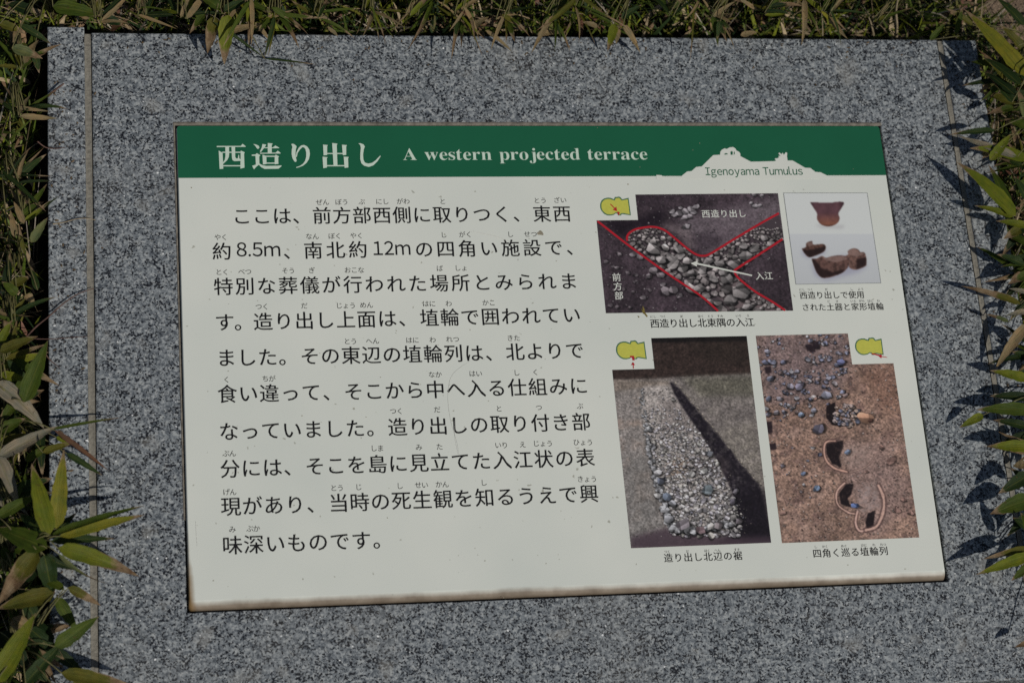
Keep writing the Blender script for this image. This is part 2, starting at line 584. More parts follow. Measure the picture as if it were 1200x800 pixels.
def ribbon(pts, w, closed=False):
    """polyline (plane metres) -> list of quads of width w"""
    out = []
    n = len(pts)
    P2 = [Vector(p) for p in pts]
    nor = []
    for i in range(n):
        a = P2[(i - 1) % n] if (closed or i > 0) else P2[i]
        b = P2[(i + 1) % n] if (closed or i < n - 1) else P2[i]
        d = (b - a).normalized()
        nor.append(Vector((-d.y, d.x)))
    L = [p + nn * w / 2 for p, nn in zip(P2, nor)]
    R = [p - nn * w / 2 for p, nn in zip(P2, nor)]
    return L, R
def stripe(name, pts, w, mat, z, parent=sign, closed=False, taper=False):
    n = len(pts)
    L, R = ribbon(pts, w, closed)
    if taper:
        for i in range(n):
            k = math.sin(math.pi * (i + .3) / (n + .0)) ** .6
            c = (L[i] + R[i]) / 2
            L[i] = c + (L[i] - c) * k
            R[i] = c + (R[i] - c) * k
    vs = [(p.x, p.y, z) for p in L] + [(p.x, p.y, z) for p in R]
    fs = [[i, n + i, n + (i + 1) % n, (i + 1) % n] for i in range(n if closed else n - 1)]
    return mesh_obj(name, vs, fs, mat, parent)
def smooth_line(pts, k=8):
    """Catmull-Rom through 2-D points"""
    out = []
    q = [pts[0]] + list(pts) + [pts[-1]]
    for i in range(1, len(q) - 2):
        p0, p1, p2, p3 = (np.array(a, float) for a in q[i - 1:i + 3])
        for t in np.linspace(0, 1, k, endpoint=False):
            out.append(tuple(0.5 * ((2 * p1) + (p2 - p0) * t + (2 * p0 - 5 * p1 + 4 * p2 - p3) * t * t + (3 * p1 - p0 - 3 * p2 + p3) * t ** 3)))
    out.append(tuple(pts[-1]))
    return out

ZP = 0.00010
# green band
yb = P(600, 207.2).y
def band_poly():
    top = [p for p in rrect(.0009, .0009, .0009, 0.2, .0026) if p[1] > 0.15]
    return top + [(-W2 + .0009, yb), (W2 - .0009, yb)]
band = flat('title_band', [band_poly()], M_GREEN, ZP)
# tumulus silhouette (measured on an enlargement 5.455x from 770,165)
S3 = 1200 / 220
sil = [(-5, 245), (-5, 219), (28, 221), (40, 231), (150, 231), (192, 197), (220, 195), (250, 168), (285, 165), (358, 93), (403, 90), (404, 72), (414, 58), (430, 50), (446, 53), (462, 44), (485, 41), (500, 50), (508, 64), (522, 70), (532, 82), (532, 99), (600, 135), (752, 131), (762, 126), (752, 120), (756, 112), (768, 114), (778, 106), (776, 96), (790, 100), (775, 82), (782, 76), (796, 88), (802, 76), (810, 92), (822, 74), (832, 78), (830, 100), (834, 127), (866, 127), (945, 173), (980, 175), (1012, 200), (1045, 202), (1098, 229), (1260, 229), (1345, 229), (1345, 245)]
hill = flat('tumulus_silhouette', [pp(sil, 770, 165, S3)], M_WHITE, ZP + .00008, band)
flat('tree_detail', [pp([(468, 72), (478, 66), (484, 74), (482, 92), (470, 90)], 770, 165, S3),
                     pp([(428, 86), (440, 80), (452, 84), (452, 88), (430, 90)], 770, 165, S3),
                     pp([(490, 72), (495, 70), (497, 84), (491, 92)], 770, 165, S3)], M_GREEN, ZP + .00014, band)

# big serif title, drawn stroke by stroke (12x enlargement from 250,160)
def bar(x0, y0, x1, y1, x2=None, y2=None):
    return [(x0, y0), (x1, y0), (x1, y1), (x0, y1)]
G_NISHI = [[(48, 135), (385, 135), (412, 105), (455, 140), (455, 148), (48, 152)],
           [(75, 200), (130, 232), (140, 455), (88, 460)], bar(125, 217, 395, 232),
           [(385, 200), (442, 225), (432, 245), (438, 440), (380, 455)], bar(132, 406, 388, 422),
           [(168, 145), (220, 145), (222, 250), (218, 290), (195, 335), (138, 388), (130, 374), (160, 330), (170, 280)],
           [(255, 145), (305, 145), (308, 290), (322, 312), (345, 310), (352, 260), (362, 262), (365, 310), (384, 325), (384, 345), (300, 350), (272, 338), (262, 310)]]
G_ZOU = [[(560, 108), (600, 115), (640, 135), (648, 160), (628, 180), (608, 165), (590, 135)],
         [(540, 258), (590, 256), (612, 237), (662, 267), (645, 285), (648, 383), (690, 406), (740, 416), (895, 414), (960, 409), (955, 425), (915, 456), (720, 459), (672, 434), (640, 400), (600, 432), (572, 465), (545, 415), (598, 398), (592, 275), (540, 276)],
         [(765, 95), (835, 102), (820, 125), (822, 238), (765, 238)],
         [(690, 108), (744, 118), (725, 150), (668, 224), (653, 215), (680, 160)],
         [(718, 156), (838, 156), (872, 130), (925, 160), (925, 168), (718, 169)],
         [(655, 233), (875, 231), (905, 203), (945, 233), (945, 243), (655, 246)],
         [(690, 260), (745, 275), (748, 390), (698, 398)],
         [(862, 275), (878, 260), (925, 285), (912, 295), (915, 388), (862, 395)], bar(740, 274, 870, 290), bar(742, 370, 868, 386)]
G_RI = [[(1095, 110), (1120, 105), (1150, 120), (1172, 145), (1160, 180), (1155, 240), (1158, 290), (1172, 345), (1160, 362), (1140, 355), (1112, 310), (1100, 250), (1102, 190), (1112, 150)],
        [(1158, 292), (1168, 225), (1198, 165), (1235, 130), (1275, 122), (1320, 145), (1350, 190), (1358, 250), (1345, 320), (1310, 375), (1260, 415), (1200, 438), (1165, 445), (1165, 434), (1215, 418), (1260, 388), (1290, 345), (1305, 290), (1306, 230), (1295, 182), (1275, 157), (1250, 155), (1215, 190), (1185, 235), (1174, 290)]]
G_DE = [[(470, 95), (545, 105), (535, 125), (545, 416), (490, 416)], [(342, 118), (412, 125), (400, 140), (400, 265), (350, 270)],
        [(608, 120), (680, 125), (668, 140), (668, 262), (620, 268)], bar(395, 236, 625, 251),
        [(335, 288), (408, 295), (395, 310), (398, 440), (345, 450)], [(632, 288), (706, 292), (694, 310), (698, 440), (645, 445)], bar(390, 407, 650, 423)]
G_DE = [[(x + 1200, y) for x, y in g] for g in G_DE]
G_SHI = [[(x + 1200, y) for x, y in [(838, 100), (870, 100), (910, 115), (930, 145), (915, 185), (905, 260), (910, 330), (930, 370), (975, 385), (1030, 375), (1080, 340), (1145, 272), (1153, 282), (1105, 355), (1050, 410), (985, 432), (920, 415), (880, 380), (865, 320), (866, 240), (873, 160), (865, 125)]]]
polys = [pp(g, 250, 160, 12) for G in (G_NISHI, G_ZOU, G_RI, G_DE, G_SHI) for g in G]
flat('title_characters', polys, M_TITLE, ZP + .00008, band, step=.000012)

# ---- lettering from the built-in type, glyph by glyph
GLYPH = {}
def glyph(ch, bold):
    key = (ch, bold)
    if key not in GLYPH:
        cu = bpy.data.curves.new('type', 'FONT')
        cu.body = ch
        cu.resolution_u = 3
        cu.offset = bold
        cu.fill_mode = 'FRONT'
        ob = bpy.data.objects.new('type', cu)
        COL.objects.link(ob)
        dg = bpy.context.evaluated_depsgraph_get()
        dg.update()
        me = ob.evaluated_get(dg).to_mesh()
        v = np.array([tuple(a.co)[:2] for a in me.vertices]) if len(me.vertices) else np.zeros((0, 2))
        f = [list(p.vertices) for p in me.polygons]
        bpy.data.objects.remove(ob)
        bpy.data.curves.remove(cu)
        GLYPH[key] = (v, f)
    return GLYPH[key]
EMC = np.array([0.5, 0.38])
def build_glyphs(name, items, mat, z, parent=sign):
    """items: (char, centre xy plane, em in metres, bold, x-scale, 'em' or 'ink')"""
    vs, fs = [], []
    for ch, c, em, bold, sx, mode in items:
        v, f = glyph(ch, bold)
        if not len(v):
            continue
        cen = EMC if mode == 'em' else (v.min(0) + v.max(0)) / 2
        q = (v - cen) * em * np.array([sx, 1.0]) + np.array(c)
        b = len(vs)
        vs += [(p[0], p[1], z) for p in q]
        fs += [[b + i for i in ff] for ff in f]
    return mesh_obj(name, vs, fs, mat, parent)
def run(text, xa, xb, ya, yb_, em, bold=0.0, sx=1.0):
    n = len(text)
    out = []
    for i, ch in enumerate(text):
        t = i / max(1, n - 1)
        p = P(xa + (xb - xa) * t, ya + (yb_ - ya) * t)
        out.append((ch, (p.x, p.y), em, bold, sx, 'em'))
    return out
def latin(text, xa, xb, base_y, em, bold=0.0, yb2=None, kind=None):
    """proportional setting squeezed to run from xa to xb (photo px) on a baseline"""
    def conv(c):
        if kind == 'serif' and c.isalpha():
            return chr((0x1D400 + ord(c) - 65) if c.isupper() else (0x1D41A + ord(c) - 97))
        if kind == 'full' and c != '.':
            return chr(ord(c) + 0xFEE0)
        if kind == 'sans' and c.isalpha():
            return chr((0x1D5A0 + ord(c) - 65) if c.isupper() else (0x1D5BA + ord(c) - 97))
        if kind == 'sans' and c.isdigit():
            return chr(0x1D7E2 + ord(c) - 48)
        return c
    pa, pb = P(xa, base_y), P(xb, base_y if yb2 is None else yb2)
    side = 0.055 if kind == 'serif' else 0.085
    x = 0
    plan = []
    for c in text:
        if c == ' ':
            x += 0.33
            continue
        v, f = glyph(conv(c), bold)
        w = v[:, 0].max() - v[:, 0].min()
        plan.append((conv(c), x - v[:, 0].min(), v, f))
        x += w + side
    tot = x - side
    width = math.hypot(pb.x - pa.x, pb.y - pa.y)
    sx = width / (tot * em)
    dx, dy = (pb.x - pa.x) / width, (pb.y - pa.y) / width
    vs, fs = [], []
    for ch, off, v, f in plan:
        b = len(vs)
        for q in v:
            X, Y = (q[0] + off) * em * sx, q[1] * em
            vs.append((pa.x + X * dx - Y * dy, pa.y + X * dy + Y * dx))
        fs += [[b + i for i in ff] for ff in f]
    return vs, fs
def join2(name, parts, mat, z, parent=sign):
    vs, fs = [], []
    for v, f in parts:
        b = len(vs)
        vs += [(p[0], p[1], z + (p[2] if len(p) > 2 else 0)) for p in v]
        fs += [[b + i for i in ff] for ff in f]
    return mesh_obj(name, vs, fs, mat, parent)
def glyph_parts(items):
    """a heavier weight is laid as shifted impressions, each a hair above the last"""
    vs, fs = [], []
    for ch, c, em, bold, sx, mode in items:
        v, f = glyph(ch, 0.0)
        if not len(v):
            continue
        for k, (ox, oy) in enumerate(((0, 0), (bold, 0), (-bold, 0), (0, bold * .8)) if bold else ((0, 0),)):
            cen = EMC + np.array([ox, oy])
            q = (v - cen) * em * np.array([sx, 1.0]) + np.array(c)
            b = len(vs)
            vs += [(p[0], p[1], k * .000008) for p in q]
            fs += [[b + i for i in ff] for ff in f]
    return vs, fs

join2('english_title', [latin('A western projected terrace', 472.5, 759, 187.8, 0.0155, -0.006, 187.2, 'serif')], M_TITLE, ZP + .00008, band)
join2('english_name', [latin('Igenoyama Tumulus', 827, 941, 205.4, 0.0094, 0.008, 204.9, 'full')], M_GREEN, ZP + .00014, band)

EM = 0.01585
BO = 0.0
LINES = [
    [('ここは、前方部西側に取りつく、東西', 283.5, 658.5, 253.3, 250.4)],
    [('約', 260, 260, 294.4, 294.4), ('L8.5m', 277.5, 328.7, 300.4, 300.2), ('、', 343, 343, 294, 294), ('南北約', 367, 419.5, 293.3, 292.4), ('L12m', 438, 481.3, 298.9, 298.5), ('の四角い施設で、', 497, 674, 291.8, 289.6)],
    [('特別な葬儀が行われた場所とみられま', 261.8, 666.2, 335.6, 329.3)],
    [('す。', 263.2, 286, 377.4, 377.2), ('造り出し上面は、', 308.3, 478, 376.6, 372.6), ('埴輪で囲われてい', 503.2, 669.7, 372.2, 368.8)],
    [('ました。', 265.2, 338, 419, 417.8), ('その東辺の埴輪列は、', 363.2, 579.5, 417, 413), ('北よりで', 603.6, 673.3, 412, 410.3)],
    [('食い違って、', 266.4, 389.5, 461.4, 459), ('そこから中へ入る仕組みに', 414.3, 678, 458.6, 451.8)],
    [('なっていました。', 268.2, 441, 505.2, 500.8), ('造り出しの取り付き部', 465.8, 681, 500, 493.8)],
    [('分には、', 269.6, 344, 548.8, 546.6), ('そこを島に見立てた入江状の表', 369.2, 685.8, 545.8, 535.8)],
    [('現があり、', 270.6, 371, 593, 590), ('当時の死生観を知るうえで興', 397, 690.2, 588.8, 578)],
    [('味深いものです。', 272.3, 448.5, 638.2, 631.8)]]
FURI = [
    [('ぜん', 378, 237), ('ぼう', 400.5, 236.8), ('ぶ', 424, 236.5), ('にし', 448, 236.2), ('がわ', 472.5, 236), ('と', 518.7, 236), ('とう', 633, 235), ('ざい', 656.3, 234.6)],
    [('やく', 259, 278), ('なん', 366, 277), ('ぼく', 392.5, 276.6), ('やく', 418, 276.2), ('し', 520, 275.2), ('がく', 545.5, 274.8), ('し', 598, 274.6), ('せつ', 621.7, 274.4)],
    [('とく', 260.4, 318.8), ('べつ', 287, 318.3), ('そう', 338, 317.2), ('ぎ', 365.4, 316.8), ('おこな', 415.2, 316.4), ('ば', 515.3, 314.4), ('しょ', 540.3, 314)],
    [('つく', 307.2, 359.2), ('だ', 356.6, 358.2), ('じょう', 405.3, 358), ('めん', 429.5, 357.4), ('はに', 502.8, 355.8), ('わ', 525.8, 355.6), ('かこ', 572.8, 354.6)],
    [('とう', 410.7, 399.8), ('へん', 436.6, 399.4), ('はに', 483.3, 398.4), ('わ', 507, 398), ('れつ', 530.5, 397.4), ('きた', 601.8, 396)],
    [('く', 265.6, 444.7), ('ちが', 315, 443.5), ('なか', 509.9, 438.7), ('はい', 557.4, 437.6), ('し', 605.4, 436.6), ('く', 627.5, 436)],
    [('つく', 464.6, 481.5), ('だ', 512.3, 479.8), ('と', 584.7, 478.6), ('つ', 631.5, 477.3), ('ぶ', 679.7, 475.6)],
    [('ぶん', 268.7, 531), ('しま', 442, 525), ('み', 490.9, 523.8), ('た', 515.1, 523.2), ('いり', 587.6, 521.4), ('え', 612.5, 520.6), ('じょう', 636.2, 519.4), ('ひょう', 683.3, 518)],
    [('げん', 269.2, 576.2), ('とう', 395, 571.4), ('じ', 420.2, 570.3), ('し', 468.5, 569), ('せい', 494, 568), ('かん', 518.2, 567.2), ('し', 566.9, 565.2), ('きょう', 688, 561)],
    [('み', 272.3, 619.8), ('ぶか', 296.7, 619)]]
def furi_items(row, em, pitch):
    items = []
    for t, x, y in row:
        n = len(t)
        for i, ch in enumerate(t):
            p = P(x + (i - (n - 1) / 2) * pitch, y)
            items.append((ch, (p.x, p.y), em, 0.0, 1.0, 'em'))
    return items
for segs, row in zip(LINES, FURI):
    parts = []
    for t, xa, xb, ya, yb_ in segs:
        if t[0] == 'L':
            parts.append(latin(t[1:], xa, xb, ya, 0.0160, 0.007, yb_, 'full'))
        else:
            parts.append(glyph_parts(run(t, xa, xb, ya, yb_, EM, 0.010)))
    parts.append(glyph_parts(furi_items(row, 0.0057, 7.9)))
    join2('text_line', parts, M_BLACK, ZP)
CAPS = [('西造り出し北東隅の入江', 767.3, 878.5, 378.9, 377.4), ('西造り出しで使用', 941.6, 1008.3, 346, 345.2), ('された土器と家形埴輪', 944.2, 1031, 360, 358.9),
        ('造り出し北辺の裾', 783.2, 864.6, 653.2, 650.6), ('四角く巡る埴輪列', 957.6, 1035.4, 648, 645)]
CF = [[('にし', 765.5, 371), ('つく', 776.9, 370.8), ('だ', 798.7, 370.6), ('ほく', 821.3, 370.5), ('とう', 832.6, 370.4), ('すみ', 843.8, 370.2), ('いり', 865.5, 370), ('え', 876.6, 369.8)],
      [('にし', 940, 339.4), ('つく', 949.4, 339.3), ('だ', 968.4, 339.1), ('し', 998, 338.8), ('よう', 1008.6, 338.7)],
      [('ど', 971, 353.2), ('き', 981, 353), ('いえ', 1000, 352.7), ('がた', 1010, 352.6), ('はに', 1020, 352.5), ('わ', 1029.4, 352.4)],
      [('つく', 781.9, 646), ('だ', 805.5, 645.6), ('ほく', 828.7, 644.8), ('へん', 840.8, 644.4), ('すそ', 863.6, 643.6)],
      [('し', 955.9, 640.4), ('かく', 966.8, 640), ('めぐ', 988.9, 639.4), ('はに', 1012.4, 638.4), ('わ', 1024, 638), ('れつ', 1034.9, 637.6)]]
for i, (t, xa, xb, ya, yb_) in enumerate(CAPS):
    join2('caption_line', [glyph_parts(run(t, xa, xb, ya, yb_, 0.0082 if i == 0 else 0.0070 if i < 3 else 0.0076, 0.012)),
                           glyph_parts(furi_items(CF[i], 0.0026, 3.6))], M_BLACK, ZP)

# ------------------------------------------------------------------ the printed pictures (flat prints: every dot is colour in the print)
class Canvas:
    S = 2.4
    def __init__(self, x0, y0, x1, y1, seed):
        self.x0, self.y0 = x0, y0
        w, h = int((x1 - x0) * self.S), int((y1 - y0) * self.S)
        self.w, self.h = w, h
        Y, X = np.mgrid[0:h, 0:w]
        self.X, self.Y = x0 + (X + .5) / self.S, y0 + (Y + .5) / self.S
        self.a = np.zeros((h, w, 3))
        self.r = random.Random(seed)
        self.seed = seed
    def n(self, sc, seed=0, o=4, ax=1.0, ay=1.0):
        return fbm((self.X + 500) / sc * ax, (self.Y + 500) / sc * ay, self.seed * 31 + seed, o)
    def n_at(self, x, y):
        return float(value_noise(np.array([x / 14.0]), np.array([y / 14.0]), 77)[0])
    def inside(self, poly):
        m = np.zeros(self.X.shape, bool)
        n = len(poly)
        for i in range(n):
            (xa, ya), (xb, yb_) = poly[i], poly[(i + 1) % n]
            if ya == yb_:
                continue
            c = ((ya > self.Y) != (yb_ > self.Y)) & (self.X < (xb - xa) * (self.Y - ya) / (yb_ - ya) + xa)
            m ^= c
        return m
    def soft(self, poly, blur):
        m = self.inside(poly).astype(float)
        k = max(1, int(blur * self.S))
        for _ in range(2):
            for ax in (0, 1):
                pad = [(k, k) if i == ax else (0, 0) for i in (0, 1)]
                c = np.cumsum(np.pad(m, pad, mode='edge'), axis=ax)
                c = np.insert(c, 0, 0, axis=ax)
                n = m.shape[ax]
                hi = np.take(c, np.arange(2 * k + 1, 2 * k + 1 + n), axis=ax)
                lo = np.take(c, np.arange(0, n), axis=ax)
                m = (hi - lo) / (2 * k + 1)
        return m
    def blend(self, m, col, k=1.0):
        m = np.clip(m * k, 0, 1)[..., None]
        self.a = self.a * (1 - m) + np.asarray(col, float) * m
    def mul(self, m, k):
        self.a *= (1 - np.clip(m, 0, 1) * (1 - k))[..., None]
    def stone(self, cx, cy, r, col, asp=0.75, ang=None, shade=0.45, light=(-.5, -.75), drop=0.45):
        R = self.r
        ang = R.uniform(-.6, .6) if ang is None else ang
        pad = r * 1.9
        j0, j1 = max(0, int((cx - pad - self.x0) * self.S)), min(self.w, int((cx + pad - self.x0) * self.S) + 1)
        i0, i1 = max(0, int((cy - pad - self.y0) * self.S)), min(self.h, int((cy + pad - self.y0) * self.S) + 1)
        if i1 - i0 < 2 or j1 - j0 < 2:
            return
        X, Y = self.X[i0:i1, j0:j1] - cx, self.Y[i0:i1, j0:j1] - cy
        ca, sa = math.cos(ang), math.sin(ang)
        U, V = (X * ca + Y * sa) / r, (-X * sa + Y * ca) / (r * asp)
        th = np.arctan2(V, U)
        ph = [R.uniform(0, 6.28) for _ in range(4)]
        rad = 1 + .13 * np.cos(2 * th + ph[0]) + .10 * np.cos(3 * th + ph[1]) + .07 * np.cos(4 * th + ph[2]) + .04 * np.cos(6 * th + ph[3])
        pd = np.zeros_like(U)
        a0 = R.uniform(0, 6.28)
        ns = R.choice((5, 6, 7))
        for kk in range(ns):
            ak = a0 + (kk + R.uniform(-.28, .28)) * 6.283 / ns
            pd = np.maximum(pd, (U * math.cos(ak) + V * math.sin(ak)) / R.uniform(.72, 1.0))
        d = .15 * np.hypot(U, V) / rad + .85 * pd
        # contact shade below and to the side
        U2, V2 = U - .18, V - .30
        d2 = np.hypot(U2, V2) / rad
        sh = np.clip((1.22 - d2) / .3, 0, 1) * drop
        sub = self.a[i0:i1, j0:j1]
        sub *= (1 - sh)[..., None]
        m = np.clip((1.0 - d) / max(.06, 0.8 / (r * self.S)), 0, 1)[..., None]
        # two or three flat facets
        fa = R.uniform(0, 6.28)
        facet = np.where(U * math.cos(fa) + V * math.sin(fa) > R.uniform(-.2, .35), 1.0, R.uniform(.62, .85))
        fb = fa + R.uniform(1.4, 2.6)
        facet = facet * np.where(U * math.cos(fb) + V * math.sin(fb) > R.uniform(.1, .5), R.uniform(.55, .8), 1.0)
        l = 1.05 + .55 * shade * (light[0] * U + light[1] * V)
        tex = .85 + .3 * fbm((self.X[i0:i1, j0:j1]) * 1.1 + ph[0] * 9, (self.Y[i0:i1, j0:j1]) * 1.1, 5, 3)
        c = np.asarray(col, float) * (np.clip(l, .35, 1.6) * facet * tex)[..., None]
        self.a[i0:i1, j0:j1] = sub * (1 - m) + c * m
    def grit(self, count, rng_r, cols, region=None, asp=.7, drop=.4, shade=.4):
        R = self.r
        for _ in range(count):
            x, y = R.uniform(self.x0, self.x0 + self.w / self.S), R.uniform(self.y0, self.y0 + self.h / self.S)
            if region is not None:
                i, j = int((y - self.y0) * self.S), int((x - self.x0) * self.S)
                if region[min(i, self.h - 1), min(j, self.w - 1)] < R.random():
                    continue
            c = R.choice(cols)
            k = R.uniform(.8, 1.2)
            self.stone(x, y, R.uniform(*rng_r) * (.6 + R.random() * .5), [v * k for v in c], asp, drop=drop, shade=shade)

def print_mesh(name, cv, quad, notch, z, step=0.62, parent=sign):
    q = [P(*p) for p in quad]          # TL TR BR BL
    n = int(math.dist(quad[0], quad[1]) / step)
    m = int(math.dist(quad[0], quad[3]) / step)
    s, t = np.meshgrid(np.linspace(0, 1, n + 1), np.linspace(0, 1, m + 1))
    A = [np.array(p)[:2] for p in q]
    XY = (A[0][None, None] * ((1 - s) * (1 - t))[..., None] + A[1] * (s * (1 - t))[..., None] + A[2] * (s * t)[..., None] + A[3] * ((1 - s) * t)[..., None])
    V = np.concatenate([XY.reshape(-1, 2), np.full(((n + 1) * (m + 1), 1), z)], 1)
    pxx, pyy = project(V)
    fi = np.clip((pyy - cv.y0) * cv.S - .5, 0, cv.h - 1.001)
    fj = np.clip((pxx - cv.x0) * cv.S - .5, 0, cv.w - 1.001)
    i, j = fi.astype(int), fj.astype(int)
    di, dj = (fi - i)[:, None], (fj - j)[:, None]
    c = cv.a[i, j] * (1 - di) * (1 - dj) + cv.a[i + 1, j] * di * (1 - dj) + cv.a[i, j + 1] * (1 - di) * dj + cv.a[i + 1, j + 1] * di * dj
    c = np.clip(lin(np.clip(c, 0, 255) / 255.0) / LIT, 0.002, .85)
    w = n + 1
    jj, ii = np.meshgrid(np.arange(n), np.arange(m))
    keep = np.ones(jj.shape, bool)
    if notch is not None:
        side, (nx, ny) = notch
        B = np.array(P(nx, ny))[:2]
        fs_ = (B - A[0])
        ex, ey = A[1] - A[0], A[3] - A[0]
        M2 = np.linalg.inv(np.stack([ex, ey], 1))
        sn, tn = M2 @ fs_
        sc, tc = (jj + .5) / n, (ii + .5) / m
        keep = ~((sc < sn) & (tc < tn)) if side == 'left' else ~((sc > sn) & (tc < tn))
    a = (ii * w + jj)[keep]
    F = np.stack([a, a + w, a + w + 1, a + 1], 1)
    return mesh_obj(name, V, F, M_PRINT, parent, cols=c)

def ZA(pts):
    return [(690 + x / 4.571, 215 + y / 4.571) for x, y in pts]
# --- picture 1: the stony inlet between the terraces
cv = Canvas(694, 224, 932, 370, 1)
g = cv.n(26, 1, 5)
g2 = cv.n(2.2, 2, 3)
cv.a[:] = np.array([64, 54, 60]) * (.55 + .65 * g + .45 * (g2 - .5))[..., None]
cv.blend(cv.soft(ZA([(470, 190), (760, 130), (1040, 60), (1060, 170), (780, 330), (640, 400), (560, 330)]), 5) * (.4 + .6 * cv.n(7, 3)), (112, 103, 108), .8)
cv.blend(cv.soft(ZA([(420, 215), (540, 240), (590, 330), (540, 350), (470, 270), (380, 225)]), 3), (118, 106, 108), .6)
cv.blend(cv.soft(ZA([(60, 190), (260, 195), (400, 130), (390, 225), (230, 240), (190, 300), (120, 240)]), 4), (26, 20, 26), .9)
cv.blend(cv.soft(ZA([(250, 50), (520, 50), (420, 100), (250, 130)]), 3), (46, 38, 44), .6)
cv.blend(cv.soft(ZA([(540, 280), (640, 260), (730, 290), (690, 350), (600, 370), (560, 330)]), 4), (52, 44, 50), .7)
cv.blend(cv.soft(ZA([(600, 50), (760, 50), (700, 80), (620, 85)]), 2), (70, 60, 66), .6)
cv.a *= (.70 + .60 * cv.n(1.6, 50, 3))[..., None]
cv.grit(900, (.5, 1.3), [(96, 88, 92), (130, 124, 126), (50, 42, 48)], drop=.3)
for x, y, r in ((460, 165, 5), (485, 160, 5), (520, 150, 5.5), (548, 138, 5), (575, 125, 4.5), (515, 182, 5), (540, 175, 4), (445, 150, 4), (520, 230, 5.4), (870, 105, 3), (890, 120, 4), (915, 118, 3), (885, 60, 3.5), (925, 65, 3), (490, 130, 3), (560, 155, 4)):
    cv.stone(*ZA([(x, y)])[0], r, (138, 132, 136), .65)
for _ in range(26):
    x, y = cv.r.uniform(70, 330), cv.r.uniform(330, 670)
    cv.stone(*ZA([(x, y)])[0], cv.r.uniform(1.4, 3.4), (92, 84, 88), .7)
for x, y, r in ((395, 540, 4), (415, 575, 7), (455, 570, 6), (290, 610, 4), (345, 465, 6), (325, 495, 4), (385, 490, 5), (485, 600, 4), (275, 392, 5), (235, 380, 4), (165, 380, 3), (150, 452, 3)):
    cv.stone(*ZA([(x, y)])[0], r, (118, 110, 114), .75)
zone = ZA([(208, 300), (215, 270), (260, 243), (340, 236), (400, 255), (450, 293), (520, 350), (570, 388), (610, 395), (655, 382), (750, 322), (900, 232), (1020, 165), (1040, 298), (900, 385), (785, 465), (800, 505), (900, 595), (1060, 682), (700, 685), (600, 600), (450, 500), (300, 385)])
zm = cv.inside(zone)
cv.blend(zm.astype(float), (62, 54, 58))
cv.blend(cv.soft(ZA([(700, 490), (800, 505), (960, 640), (1050, 685), (760, 690), (690, 600)]), 3) * zm, (104, 92, 92), .8)
spots = []
for _ in range(5200):
    x, y = cv.r.uniform(205, 1060), cv.r.uniform(238, 690)
    X, Y = ZA([(x, y)])[0]
    i, j = int((Y - cv.y0) * cv.S), int((X - cv.x0) * cv.S)
    if not (0 <= i < cv.h and 0 <= j < cv.w and zm[i, j]):
        continue
    base = 10 + (y - 240) / 430 * 22
    if x > 850 and y > 560:
        base *= .6
    r = cv.r.uniform(.55, 1.15) * base / 4.571
    if all((X - a) ** 2 + (Y - b) ** 2 > (.76 * (r + c)) ** 2 for a, b, c in spots):
        spots.append((X, Y, r))
spots.sort(key=lambda t: t[1])
cv.grit(900, (.8, 1.6), [(110, 102, 104), (84, 76, 80), (140, 134, 134)], zm.astype(float), drop=.35)
for X, Y, r in spots:
    k = cv.r.uniform(88, 158)
    cv.stone(X, Y, r * 1.14, (k, k * .945, k * .94), cv.r.uniform(.6, .85), shade=.55, drop=.6)
for x, y, r, k in ((385, 408, 7, 158), (440, 400, 6.5, 128), (488, 388, 6, 150), (345, 352, 8.5, 150), (410, 342, 5.5, 168), (480, 350, 6.5, 140), (530, 415, 6.5, 150), (455, 432, 8, 142), (505, 455, 7, 120), (610, 465, 6, 140), (545, 480, 6, 122), (670, 510, 6, 140), (590, 560, 7, 128), (740, 510, 8.5, 120), (780, 432, 8, 120), (840, 385, 8.5, 132), (885, 350, 7, 112), (830, 335, 6, 130), (760, 620, 9, 124), (815, 580, 11, 118), (850, 660, 6, 130), (720, 470, 7, 120), (345, 310, 4.5, 140), (640, 415, 6, 126), (975, 320, 5, 136), (940, 290, 5, 140), (700, 430, 6, 112)):
    cv.stone(*ZA([(x, y)])[0], r, (k, k * .96, k * .955), .68, shade=.6, drop=.6)
QA = [(696.1, 228.6), (911.6, 226.6), (929.5, 364), (710, 367)]
pic1 = print_mesh('picture', cv, QA, ('left', (748, 257.6)), ZP)
pic1['label'] = 'printed picture of a stony inlet with red outlines'
ZL = ZP + .00010
def line_px(name, pts, w, mat, z, par, conv=ZA, k=8, **kw):
    q = smooth_line(conv(pts), k)
    return stripe(name, [tuple(P(*p)[:2]) for p in q], w, mat, z, par, **kw)
line_px('red_outline', [(46, 202), (200, 322), (320, 410), (450, 502), (600, 602), (692, 683)], .00185, M_RED, ZL, pic1)
line_px('red_outline', [(206, 308), (205, 285), (222, 262), (262, 243), (340, 233), (400, 248), (450, 285), (520, 343), (570, 378), (610, 388), (650, 377), (750, 316), (900, 226), (1018, 160)], .00185, M_RED, ZL + .00003, pic1)
line_px('red_outline', [(1038, 298), (900, 388), (795, 455), (781, 474), (800, 505), (850, 548), (900, 585), (980, 632), (1052, 680)], .00185, M_RED, ZL + .00003, pic1)
arrow = [(545, 428), (585, 413), (580, 425), (875, 490), (873, 497), (578, 434), (578, 446)]
flat('white_arrow', [[tuple(P(*p)[:2]) for p in ZA(arrow)]], M_WHITE, ZL + .00006, pic1)
join2('inset_lettering', [glyph_parts(run('西造り出し', 827, 869.5, 250.6, 250.2, .0076, .012))], M_WHITE, ZL + .00006, pic1)
join2('inset_lettering', [glyph_parts(run('前方部', 722.4, 725.2, 324.8, 346.4, .0076, .012))], M_WHITE, ZL + .00006, pic1)
